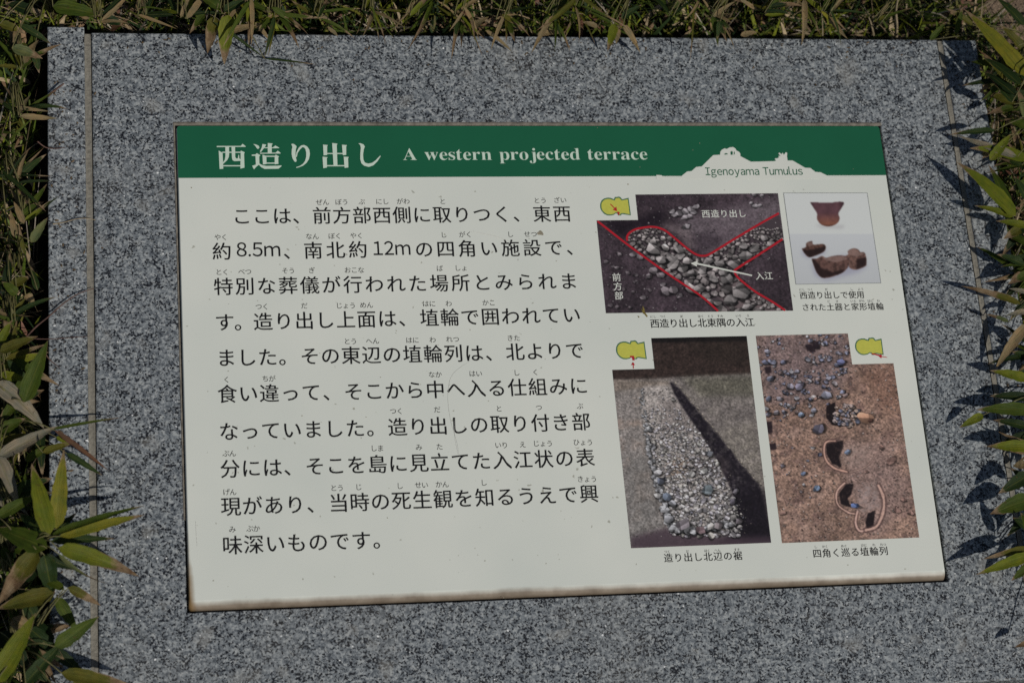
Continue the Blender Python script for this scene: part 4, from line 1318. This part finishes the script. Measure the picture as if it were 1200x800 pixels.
H1b = [(63, 695, .034, -4, 713, .030, 20, 'olive', .12, dict(bow=.06)), (80, 688, .030, 118, 709, .018, 11, 'olive', .5, {}),
       (64, 757, .036, 116, 722, .034, 18, 'mid', .04, dict(bow=.08, roll=-.4)), (-6, 800, .040, 42, 718, .046, 23, 'bright', .05, dict(bow=.06, fold=.22)),
       (34, 735, .030, 76, 773, .020, 15, 'dark', .1, {}), (14, 724, .030, 49, 755, .024, 19, 'dry', 1, dict(bow=.12, roll=.3)),
       (72, 788, .034, 162, 806, .028, 17, 'olive', .35, dict(bow=.06)), (60, 757, .024, 28, 715, .02, 20, 'deep', .1, {}), (60, 760, .022, 100, 790, .01, 14, 'deep', .1, {}),
       (20, 690, .026, 52, 742, .016, 18, 'dark', .1, {}), (66, 700, .026, 92, 742, .014, 14, 'mid', .1, {}), (30, 800, .026, 74, 752, .03, 16, 'dark', .05, {}),
       (0, 740, .026, 40, 790, .018, 20, 'deep', .2, {}), (70, 812, .03, 130, 795, .024, 14, 'olive', .4, {}), (20, 770, .018, 60, 800, .01, 18, 'dark', .1, {}),
       (75, 690, .026, 40, 672, .02, 10, 'mid', .1, {})]
bamboo('dense dwarf bamboo clump in the bottom left corner with one tan folded leaf', (36, 775), H1b)
H2 = [(-6, 448, .040, 52, 502, .030, 21, 'grey', 1, dict(bow=.10, side=-.06)), (-2, 536, .034, 68, 499, .028, 17, 'grey', 1, dict(bow=.06, fold=.5)),
      (-2, 534, .036, 23, 598, .026, 17, 'grey', 1, dict(bow=.12, curl=.8)), (28, 471, .040, 56, 399, .050, 20, 'mid', .03, dict(bow=.05, fold=.25)),
      (0, 412, .034, 45, 394, .036, 13, 'olive', .1, {}), (60, 503, .026, 142, 489, .006, 4, 'mid', .2, dict(bow=.05)),
      (64, 504, .030, 128, 552, .006, 6, 'rust', 1, dict(bow=.10)), (78, 531, .010, 120, 557, .003, 8, 'dark', .1, dict(bow=.04)),
      (66, 512, .020, 93, 523, .014, 8, 'bright', .1, {}), (0, 440, .030, 32, 445, .030, 12, 'bright', .1, {}), (0, 402, .03, 14, 375, .036, 10, 'bright', .1, {}),
      (0, 505, .030, 30, 490, .03, 14, 'mid', .1, {}), (2, 520, .026, 34, 508, .024, 12, 'olive', .1, {}), (16, 575, .024, 62, 560, .02, 14, 'dark', .1, {}),
      (30, 540, .020, 62, 520, .02, 10, 'mid', .1, {}), (2, 480, .020, 26, 520, .01, 14, 'deep', .1, {}), (46, 500, .02, 50, 560, .012, 12, 'deep', .1, {}),
      (20, 470, .024, -4, 500, .02, 12, 'mid', .3, {}), (50, 530, .022, 88, 518, .016, 9, 'olive', .2, {})]
bamboo('dwarf bamboo with three big withered grey leaves at the middle of the left edge', (16, 516), H2)
H2b = [(37, 284, .036, 56, 255, .040, 11, 'pale', .05, {}), (20, 345, .03, 2, 330, .034, 12, 'mid', .05, {}), (44, 340, .03, 36, 312, .030, 8, 'dark', .1, {}),
       (12, 336, .03, 36, 324, .026, 11, 'olive', .2, {}), (2, 200, .02, 54, 248, .026, 6, 'dark', .1, dict(bow=.08)), (6, 350, .024, 12, 296, .03, 12, 'deep', .1, {}),
       (18, 278, .026, 12, 246, .03, 8, 'dry', 1, {}), (28, 262, .024, 16, 236, .028, 8, 'dry', 1, {}), (28, 300, .02, 22, 262, .03, 5, 'olive', .3, {}), (30, 345, .022, 44, 365, .012, 12, 'dry', 1, dict(bow=.3, curl=1.6))]
bamboo('thin sparse dwarf bamboo with pale leaf tips beside the left side slab', (22, 318), H2b)
H3 = [(268, 18, .036, 263, 76, .014, 20, 'bright', .22, dict(bow=.12, side=.05)), (252, 20, .034, 243, 63, .012, 16, 'olive', .50, dict(bow=.12)),
      (250, 26, .034, 312, 70, .012, 5, 'dark', .05, dict(bow=.05)), (310, 69, .0125, 372, 76, .004, 3, 'dark', .2, dict(bow=.02)), (268, 38, .022, 301, 30, .026, 10, 'dry', 1, {}),
      (258, 10, .036, 232, -6, .038, 14, 'mid', .1, {}), (262, 14, .03, 290, 0, .03, 12, 'dark', .1, {}), (240, 16, .028, 222, 40, .016, 9, 'mid', .3, {})]
bamboo('drooping two-coloured dwarf bamboo leaves hanging over the stone above the title', (258, 24), H3)
H3b = [(62, 8, .036, 122, 19, .030, 20, 'mid', .05, dict(bow=.08, fold=.2)), (14, 57, .034, 50, 69, .026, 15, 'pale', .35, {}), (24, 30, .03, 60, 52, .022, 10, 'dark', .1, {}),
       (120, 22, .028, 146, 30, .02, 14, 'deep', .1, {}), (90, 2, .03, 66, -6, .034, 14, 'mid', .1, {}), (0, 28, .03, 30, 40, .024, 12, 'olive', .3, {}), (36, 14, .03, 6, 4, .03, 16, 'deep', .1, {}), (40, 60, .024, 46, 86, .018, 10, 'dark', .1, {})]
bamboo('dwarf bamboo with a broad dark green leaf at the upper left corner', (56, 26), H3b)
H4 = [(720, 28, .030, 712, 60, .008, 12, 'bright', .18, dict(bow=.14)), (730, 30, .030, 750, 62, .006, 10, 'dry', 1, dict(bow=.10)), (724, 34, .026, 722, 52, .010, 8, 'dry', 1, {}),
      (716, 26, .03, 690, 14, .034, 10, 'mid', .1, {}), (728, 22, .03, 752, 6, .034, 9, 'dark', .1, {}), (700, 32, .022, 682, 26, .024, 8, 'dry', 1, {})]
bamboo('small dwarf bamboo tuft drooping onto the stone above the word projected', (722, 24), H4)
H5 = [(1204, 90, .050, 1130, 11, .058, 24, 'lime', .12, dict(bow=.05, fold=.2)), (1090, 47, .020, 1109, 26, .03, 8, 'mid', .1, {}), (1180, 60, .04, 1150, 44, .034, 14, 'mid', .1, {}),
      (1162, 76, .034, 1137, 73, .024, 10, 'mid', .12, {}), (1200, 60, .04, 1172, 30, .05, 14, 'olive', .1, {}), (1196, 88, .036, 1160, 98, .02, 12, 'dark', .1, {}),
      (1200, 30, .05, 1165, -4, .05, 14, 'dark', .1, {}), (1204, 110, .03, 1172, 120, .02, 14, 'dark', .1, {}), (1140, 30, .02, 1108, 10, .03, 9, 'olive', .3, {}), (1120, 40, .02, 1128, 8, .034, 8, 'mid', .1, {}),
      (1190, 70, .03, 1210, 110, .02, 16, 'deep', .1, {}), (1190, 112, .06, 1152, 84, .05, 14, 'deep', .1, {}), (1196, 100, .07, 1150, 66, .05, 14, 'dark', .1, {}), (1186, 120, .06, 1160, 92, .05, 10, 'dark', .3, {}),
      (1180, 96, .04, 1146, 58, .04, 9, 'olive', .4, {})]
bamboo('dwarf bamboo with one big yellow-green leaf at the upper right corner of the stone', (1196, 84), H5, hs=0.72)
H6 = [(1188, 122, .040, 1148, 108, .028, 13, 'olive', .35, dict(bow=.12)), (1188, 126, .036, 1156, 134, .022, 10, 'mid', .55, {}), (1166, 153, .030, 1113, 158, .018, 9, 'dark', .12, dict(bow=.08)),
      (1192, 184, .034, 1122, 159, .020, 12, 'grey', 1, dict(bow=.08, side=-.06)), (1205, 188, .036, 1136, 174, .030, 17, 'bright', .15, dict(bow=-.04, side=.14, fold=.2)),
      (1160, 188, .030, 1185, 157, .034, 13, 'bright', .06, {}), (1206, 150, .034, 1176, 140, .026, 14, 'mid', .3, {}), (1200, 176, .026, 1164, 196, .012, 11, 'deep', .1, {}),
      (1202, 140, .036, 1192, 104, .04, 12, 'pale', .3, {}), (1180, 170, .02, 1150, 186, .008, 10, 'dark', .3, {}), (1150, 182, .02, 1176, 176, .02, 8, 'dry', 1, {})]
bamboo('dwarf bamboo with a pale-edged curled leaf right of the title band', (1194, 168), H6, hs=0.72)
H7 = [(1190, 253, .036, 1121, 190, .034, 20, 'bright', .10, dict(bow=.07, fold=.22, side=.04)), (1184, 248, .030, 1158, 193, .022, 14, 'mid', .08, {}), (1187, 254, .034, 1142, 241, .030, 10, 'bright', .12, {}),
      (1206, 266, .036, 1167, 259, .034, 11, 'bright', .14, {}), (1205, 214, .034, 1182, 224, .026, 12, 'mid', .25, {}), (1196, 268, .026, 1176, 280, .02, 13, 'olive', .35, {}),
      (1182, 312, .020, 1144, 289, .008, 8, 'mid', .15, dict(bow=.12)), (1204, 236, .03, 1188, 206, .034, 12, 'dark', .1, {}), (1200, 260, .022, 1174, 300, .01, 14, 'deep', .1, {}),
      (1206, 286, .03, 1180, 276, .02, 12, 'mid', .2, {}), (1204, 300, .02, 1170, 310, .01, 8, 'dark', .4, {})]
bamboo('dwarf bamboo with a sharp bright green leaf pointing at the upper right picture', (1196, 256), H7, hs=0.72)
H8 = [(1196, 356, .032, 1126, 335, .024, 10, 'olive', .52, dict(bow=.09)), (1206, 320, .036, 1181, 333, .030, 12, 'mid', .45, {}), (1206, 344, .03, 1182, 338, .026, 7, 'grey', 1, {}),
      (1182, 377, .026, 1155, 368, .020, 6, 'pale', .5, {}), (1204, 365, .030, 1178, 370, .024, 8, 'grey', 1, dict(bow=.2)), (1204, 380, .034, 1166, 433, .014, 14, 'dry', 1, dict(bow=.10, side=.06)),
      (1200, 310, .03, 1168, 298, .03, 12, 'dark', .1, {}), (1204, 352, .022, 1184, 374, .01, 12, 'deep', .1, {}), (1206, 400, .02, 1184, 388, .02, 12, 'dark', .1, {}), (1196, 330, .018, 1176, 350, .008, 10, 'deep', .2, {})]
bamboo('dwarf bamboo with a hanging straw-coloured leaf beside the bowl picture', (1204, 352), H8, hs=0.72)
H9 = [(1206, 445, .034, 1160, 434, .030, 14, 'bright', .06, dict(bow=.06)), (1208, 480, .034, 1144, 480, .030, 17, 'mid', .05, dict(bow=.08, fold=.2)), (1152, 486, .026, 1124, 501, .016, 11, 'bright', .12, {}),
      (1206, 466, .028, 1160, 464, .018, 13, 'deep', .06, {}), (1204, 500, .026, 1164, 492, .020, 12, 'dark', .1, {}), (1208, 524, .036, 1156, 523, .030, 16, 'bright', .1, dict(bow=.08)), (1206, 510, .022, 1176, 516, .012, 12, 'deep', .1, {}),
      (1206, 420, .02, 1186, 412, .02, 12, 'dark', .1, {}), (1202, 544, .016, 1187, 546, .010, 12, 'dry', 1, {})]
bamboo('dwarf bamboo of fresh green leaves level with the earth picture on the right edge', (1206, 482), H9, hs=0.62)
H10 = [(1206, 556, .034, 1170, 578, .030, 18, 'dark', .05, dict(bow=.10)), (1208, 584, .038, 1160, 602, .034, 21, 'mid', .18, dict(bow=.10, fold=.2)), (1204, 642, .036, 1152, 655, .034, 9, 'olive', .45, {}),
       (1208, 650, .040, 1144, 673, .040, 14, 'bright', .08, dict(bow=.08, fold=.3)), (1206, 662, .036, 1185, 680, .032, 11, 'mid', .1, {}), (1206, 600, .026, 1180, 628, .01, 12, 'deep', .1, {}), (1212, 750, .03, 1189, 758, .024, 8, 'olive', .5, {}),
       (1206, 620, .030, 1186, 606, .03, 12, 'dark', .1, {}), (1208, 570, .030, 1184, 548, .03, 12, 'dark', .1, {}), (1212, 640, .05, 1196, 600, .05, 14, 'mid', .1, {})]
bamboo('lowest dwarf bamboo on the right edge, its leaf tips over the bare stone', (1210, 618), H10, hs=0.62)

# smaller tufts along the top and sides
def tuft(label, px, py, n, span, facing, tones, hgt=.034, wid=(3, 8), group=None):
    L = []
    for i in range(n):
        a = math.radians(facing + rng.uniform(-95, 95))
        r = span * rng.uniform(.7, 1.6)
        bx, by = px + rng.uniform(-8, 8), py + rng.uniform(-6, 6)
        tone = rng.choice(tones)
        L.append((bx, by, hgt * rng.uniform(.55, 1.1), bx + r * math.cos(a), by - r * math.sin(a), hgt * rng.uniform(.25, 1.1), rng.uniform(*wid), tone, rng.choice((.05, .1, .2, .35, .5)),
                  dict(bow=rng.uniform(.03, .2), fold=rng.uniform(.15, .5), roll=rng.uniform(-.5, .5), side=rng.uniform(-.1, .1), curl=rng.uniform(-.4, .4))))
    bamboo(label, (px, py), L, group)
T1 = ['dark', 'mid', 'olive', 'dry', 'deep', 'mid', 'bright', 'dry']
for args in [
    ('low leafy tuft behind the top of the left mortar joint', 112, 22, 8, 34, 70, T1),
    ('tuft with straw-coloured tips between the left joint and the drooping leaves', 168, 14, 9, 36, 60, T1),
    ('dark leafy tuft behind the stone just left of the drooping leaves', 214, 18, 8, 34, 90, T1),
    ('tuft right of the drooping leaves with a leaf bent over the stone edge', 322, 14, 9, 36, -60, T1),
    ('tangled tuft above the last character of the green title', 372, 18, 8, 34, 60, T1),
    ('tuft with a flat straw leaf above the start of the English title', 430, 12, 8, 36, -30, T1),
    ('tuft of upright narrow leaves above the word western', 482, 20, 8, 32, 90, T1),
    ('tuft with a yellowish leaf and tan scraps at the middle of the top edge', 540, 14, 10, 36, -50, ['bright', 'olive', 'dry', 'dry', 'mid', 'dark']),
    ('tuft with tan leaf ends dropping on the stone right of the middle', 588, 20, 8, 32, -60, ['dry', 'dry', 'mid', 'olive', 'dark']),
    ('brownish green tuft between the middle and the word projected', 646, 16, 9, 34, -40, ['olive', 'dry', 'mid', 'dark', 'dry']),
    ('thin tuft above the end of the English title', 790, 14, 7, 32, 60, T1),
    ('low tuft with a tan leaf at the edge left of the tumulus drawing', 838, 20, 8, 30, -50, ['dry', 'mid', 'dark', 'olive', 'dry']),
    ('grassy tuft straight above the tumulus drawing', 896, 14, 7, 34, 70, T1),
    ('bright tuft with a folded pale leaf near the trodden earth', 968, 14, 9, 38, 20, ['bright', 'lime', 'mid', 'dry', 'dark']),
    ('yellow-green tuft half behind the drooping leaves at the picture top', 288, 2, 9, 40, -40, ['bright', 'mid', 'lime', 'dry'],),
    ('fresh green tuft at the picture top above the serif English title', 512, 0, 9, 42, -60, ['bright', 'mid', 'mid', 'olive', 'dry']),
    ('fresh green tuft at the picture top left of the small drooping tuft', 676, 2, 9, 42, -60, ['mid', 'bright', 'olive', 'dry']),
    ('long-bladed tuft at the picture top between the English title and the tumulus', 812, 0, 9, 46, -30, ['mid', 'olive', 'dry', 'bright']),
    ('long-bladed tuft at the picture top right of the tumulus drawing', 936, 2, 9, 46, -20, ['bright', 'mid', 'olive', 'dry']),
    ('last small tuft before the trodden earth', 1030, 26, 7, 30, 100, ['mid', 'dark', 'dry', 'olive'])]:
    tuft(*args)
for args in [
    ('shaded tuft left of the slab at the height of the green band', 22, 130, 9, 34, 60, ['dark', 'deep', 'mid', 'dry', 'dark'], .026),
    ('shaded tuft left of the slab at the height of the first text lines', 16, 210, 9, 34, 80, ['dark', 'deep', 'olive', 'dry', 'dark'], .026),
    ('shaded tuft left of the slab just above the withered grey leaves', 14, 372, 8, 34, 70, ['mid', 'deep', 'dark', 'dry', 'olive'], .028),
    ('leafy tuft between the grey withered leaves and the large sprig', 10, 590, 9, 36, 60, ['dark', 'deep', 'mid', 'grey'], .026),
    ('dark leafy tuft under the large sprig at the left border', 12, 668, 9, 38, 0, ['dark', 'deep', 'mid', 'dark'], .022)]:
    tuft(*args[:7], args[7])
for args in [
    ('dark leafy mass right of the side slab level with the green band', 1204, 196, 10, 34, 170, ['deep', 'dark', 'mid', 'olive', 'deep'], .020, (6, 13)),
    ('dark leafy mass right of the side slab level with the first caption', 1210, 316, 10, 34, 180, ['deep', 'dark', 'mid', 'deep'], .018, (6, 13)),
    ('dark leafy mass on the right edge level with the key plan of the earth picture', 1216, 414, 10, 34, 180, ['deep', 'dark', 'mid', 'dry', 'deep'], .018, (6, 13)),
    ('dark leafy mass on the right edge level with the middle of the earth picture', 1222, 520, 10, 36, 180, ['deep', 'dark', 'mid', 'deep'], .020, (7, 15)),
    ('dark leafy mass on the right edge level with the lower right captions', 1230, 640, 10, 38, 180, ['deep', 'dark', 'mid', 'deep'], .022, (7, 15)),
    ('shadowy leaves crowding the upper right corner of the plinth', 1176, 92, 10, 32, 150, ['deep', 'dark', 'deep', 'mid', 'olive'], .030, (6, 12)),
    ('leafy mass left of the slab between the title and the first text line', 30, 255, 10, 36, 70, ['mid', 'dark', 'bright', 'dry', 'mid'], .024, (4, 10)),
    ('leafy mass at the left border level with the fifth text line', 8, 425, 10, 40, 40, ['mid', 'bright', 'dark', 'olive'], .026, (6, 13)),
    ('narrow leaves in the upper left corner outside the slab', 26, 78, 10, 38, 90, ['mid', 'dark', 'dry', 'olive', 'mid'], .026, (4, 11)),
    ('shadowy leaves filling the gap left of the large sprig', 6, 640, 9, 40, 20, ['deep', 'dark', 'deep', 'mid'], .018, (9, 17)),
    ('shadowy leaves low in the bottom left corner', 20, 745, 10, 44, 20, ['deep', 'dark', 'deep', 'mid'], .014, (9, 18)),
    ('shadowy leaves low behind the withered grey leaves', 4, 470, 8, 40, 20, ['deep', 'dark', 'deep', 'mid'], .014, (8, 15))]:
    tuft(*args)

# single withered leaves lying at the stone's edge
def fallen(label, b, t, w, tone='dry', h=.004, h2=.003, **kw):
    B, T = P(*b, Z_STONE + h), P(*t, Z_STONE + h2)
    vs, fs, uv = leaf_geo(B, T, w * PX, **({'bow': .12, 'fold': .3} | kw))
    o = bpy.data.objects
    m = mesh_obj('withered_leaf', vs, fs, M_LEAF, None, smooth=True, uv=uv)
    m.color = (*GREENS[tone], 0.0)
    m['label'] = label
    m['category'] = 'leaf'
    m['group'] = 'withered leaves caught on the edge of the stone'
fallen('pointed tan leaf on the top edge right of the drooping leaves', (299, 27), (316, 48), 7, h=.016)
fallen('short curved tan leaf on the top edge above the title', (384, 32), (396, 43), 7, h=.012)
fallen('long straw leaf slanting onto the stone near the middle of the top edge', (569, 36), (600, 61), 6, h=.016)
fallen('broad tan leaf lying flat on the top edge right of the middle', (629, 41), (664, 38), 8, h=.012, h2=.010)
fallen('upright tan leaf at the edge left of the tumulus drawing', (830, 27), (841, 43), 7, h=.018)
fallen('oval pale leaf resting on the top edge above the tumulus drawing', (868, 42), (888, 38), 8, h=.012, h2=.010)
fallen('twisted straw leaf above the right half of the middle', (548, 36), (573, 20), 9, h=.016, h2=.03)
fallen('rust-tinted leaf on the top edge near the left joint', (130, 36), (150, 24), 8, 'rust', h=.014, h2=.026)

# stalks and twigs on the left side slab
def stalk(name, label, cat, pts, w, mat, group=None):
    P3 = [P(x, y, Z_STONE + h) for x, y, h in pts]
    q = []
    for i in range(len(P3) - 1):
        p0, p1, p2, p3 = P3[max(0, i - 1)], P3[i], P3[i + 1], P3[min(len(P3) - 1, i + 2)]
        for t in np.linspace(0, 1, 6, endpoint=False):
            q.append(0.5 * ((2 * p1) + (p2 - p0) * t + (2 * p0 - 5 * p1 + 4 * p2 - p3) * t * t + (3 * p1 - p0 - 3 * p2 + p3) * t ** 3))
    q.append(P3[-1])
    v, f = tube_geo(q, w, w * .5)
    o = mesh_obj(name, v, f, mat, None, smooth=True)
    o['label'] = label
    o['category'] = cat
    if group:
        o['group'] = group
stalk('dead_twig', 'short brown twig poking over the left side slab near the top', 'twig', [(56, 113, .006), (64, 106, .006), (71, 101, .008), (75, 98, .009)], .0011, M_TWIG)
stalk('dead_twig', 'thin dark twig crossing the left side slab level with the title', 'twig', [(44, 166, .010), (54, 173, .004), (66, 174, .003), (76, 173, .005)], .0006, M_TWIG)
stalk('straw_stalk', 'pale curved straw lying across the left side slab and joint', 'straw', [(62, 262.5, .0012), (75, 260.5, .002), (90, 256.5, .004), (103, 256, .004), (112, 258, .0025)], .0005, M_STRAW)
stalk('straw_stalk', 'long reddish stalk climbing across the left side slab', 'straw', [(28, 398, .02), (42, 383, .014), (58, 370, .006), (75, 355, .005), (92, 344, .005), (110, 338, .003)], .0007, M_TWIG)
stalk('straw_stalk', 'faint thin straw lying level across the left side slab', 'straw', [(40, 397, .008), (60, 397, .0016), (80, 395.5, .002), (104, 394, .0025)], .0004, M_TWIG)
stalk('straw_stalk', 'short dark stalk above the withered grey leaves on the slab', 'straw', [(50, 410, .01), (58, 421, .004), (64, 426, .002), (70, 431, .002)], .0005, M_TWIG)
stalk('straw_stalk', 'tall tan stalk standing behind the stone near the trodden earth', 'straw', [(1050, 48, -.03), (1051, 30, .0), (1050, 12, .03), (1053, -6, .06)], .0016, M_STRAW)

# ---- grass, litter
def region_pts(n, seed):
    """random spots in the planted ground round the stone"""
    R = np.random.RandomState(seed)
    out = []
    while sum(len(o) for o in out) < n:
        q = np.stack([R.uniform(-.62, .66, 6000), R.uniform(-.46, .50, 6000)], 1)
        inside = (q[:, 0] > xL0 - .010) & (q[:, 0] < xR1 + .004) & (q[:, 1] > Y0 - .006) & (q[:, 1] < YS1 + .003)
        path = (q[:, 0] > .435 + .03 * (fbm(q[:, 0] * 30, q[:, 1] * 30, 8) - .5)) & (q[:, 1] > .292)
        q = q[~inside & (~path | (R.uniform(0, 1, len(q)) < .03))]
        out.append(q)
    return np.concatenate(out)[:n], R
def blades(name, label, n, seed, lmin, lmax, wmin, wmax, tones, lean, zoff=0.0, mat=M_GRASS):
    q, R = region_pts(n, seed)
    seg = 5
    az = R.uniform(0, 2 * math.pi, n)
    ln = R.uniform(lmin, lmax, n)
    wd = R.uniform(wmin, wmax, n) / 2
    tl_ = R.uniform(lean[0], lean[1], n)
    bend = R.uniform(.2, 1.3, n)
    tone = np.array([GREENS[t] if isinstance(t, str) else t for t in tones])[R.randint(0, len(tones), n)] * R.uniform(.7, 1.3, (n, 1))
    V = np.zeros((n, seg + 1, 2, 3))
    pos = np.stack([q[:, 0], q[:, 1], np.full(n, Z_GROUND - .004 + zoff)], 1)
    dirh = np.stack([np.cos(az), np.sin(az)], 1)
    tw = az + math.pi / 2 + R.uniform(-.7, .7, n)
    side = np.stack([np.cos(tw), np.sin(tw), R.uniform(-.3, .3, n)], 1)
    for k in range(seg + 1):
        s = k / seg
        w = wd * (1 - s ** 2.2) * (0.55 + .45 * min(1, s * 4))
        V[:, k, 0] = pos - side * w[:, None]
        V[:, k, 1] = pos + side * w[:, None]
        an = tl_ + bend * s
        st = ln / seg
        pos = pos + np.concatenate([dirh * (np.sin(an) * st)[:, None], (np.cos(an) * st)[:, None]], 1)
    verts = V.reshape(-1, 3)
    # keep blades from running through the stone
    ins = (verts[:, 0] > xL0 - .001) & (verts[:, 0] < xR1 + .001) & (verts[:, 1] < YS1 + .001) & (verts[:, 1] > Y0 - .001) & (verts[:, 2] < .003)
    bad = ins.reshape(n, -1).any(1)
    good = np.where(~bad)[0]
    V = V[good]
    m = len(good)
    verts = V.reshape(-1, 3)
    base = (np.arange(m) * (seg + 1) * 2)[:, None]
    F = np.concatenate([np.stack([base[:, 0] + 2 * k, base[:, 0] + 2 * k + 1, base[:, 0] + 2 * k + 3, base[:, 0] + 2 * k + 2], 1) for k in range(seg)])
    cols = np.repeat(tone[good], (seg + 1) * 2, axis=0)
    o = mesh_obj(name, verts, F, mat, None, smooth=True, cols=cols)
    o['kind'] = 'stuff'
    o['label'] = label
    o['category'] = 'grass'
    return o
blades('grass', 'dense mixed green grass growing all round the stone', 22000, 5, .030, .074, .0012, .0040, ['deep', 'dark', 'mid', 'mid', 'olive', 'mid', 'bright', 'bright', (.10, .13, .02)], (0.0, .8))
blades('dead_grass', 'thin straw-coloured dead grass tangled among the green', 9000, 6, .03, .095, .0007, .0018, ['dry', 'grey', (.20, .15, .09), (.38, .31, .20)], (.2, 1.3))
o = blades('leaf_litter', 'dry tan bamboo leaf litter lying between the grass', 2200, 9, .012, .034, .0025, .0065, ['dry', (.22, .14, .08), (.36, .28, .17), 'rust', 'olive'], (.5, 1.4), .018)
o['category'] = 'leaf litter'
def pebbles():
    R = np.random.RandomState(3)
    vs, fs = [], []
    for _ in range(260):
        x, y = R.uniform(.44, .66), R.uniform(.29, .5)
        r = R.uniform(.0008, .0032)
        b = len(vs)
        z = float(ground_z(np.array([[x]]), np.array([[y]]))[0, 0]) + .016
        for k in range(6):
            a = k * math.pi / 3
            vs.append((x + r * math.cos(a) * R.uniform(.7, 1.2), y + r * math.sin(a) * R.uniform(.7, 1.2), z))
        vs.append((x + r * .2, y, z + r * .9))
        vs.append((x, y, z - r))
        for k in range(6):
            fs.append([b + k, b + (k + 1) % 6, b + 6])
            fs.append([b + (k + 1) % 6, b + k, b + 7])
    o = mesh_obj('gravel', vs, fs, M_PATH, None)
    o['kind'] = 'stuff'
    o['label'] = 'small loose stones on the trodden earth'
    o['category'] = 'gravel'
pebbles()

def crumbs():
    R = np.random.RandomState(12)
    vs, fs = [], []
    for _ in range(260):
        e = R.randint(0, 3)
        if e == 0:
            x, y = R.uniform(X0, X1), Y1 - .003 - abs(R.normal(0, .012))
        elif e == 1:
            x, y = xL0 + .003 + abs(R.normal(0, .014)), R.uniform(Y0 + .01, Y1 - .01)
        else:
            x, y = xR1 - .003 - abs(R.normal(0, .016)), R.uniform(Y0 + .01, Y1 - .01)
        if X0 - JL - .001 < x < X0 or X1 < x < X1 + JR + .001:
            continue
        r = R.uniform(.0003, .0010)
        st = R.uniform(1, 2.6)
        an = R.uniform(0, 3.14)
        b = len(vs)
        z = Z_STONE + .0011 if x < X0 else Z_STONE + .0001
        for k in range(5):
            t = k * 2 * math.pi / 5
            u, v = r * st * math.cos(t), r * math.sin(t) * R.uniform(.6, 1.2)
            vs.append((x + u * math.cos(an) - v * math.sin(an), y + u * math.sin(an) + v * math.cos(an), z))
        vs.append((x, y, z + r * .8))
        fs += [[b + k, b + (k + 1) % 5, b + 5] for k in range(5)]
    o = mesh_obj('soil_crumbs', vs, fs, M_CRUMB, None)
    o['kind'] = 'stuff'
    o['label'] = 'dark crumbs of soil and plant scraps strewn near the stone edges'
    o['category'] = 'crumbs'
M_CRUMB = plain('soil_crumb', (.12, .085, .05), 0.9, 0.6, 300, 0.1)
crumbs()
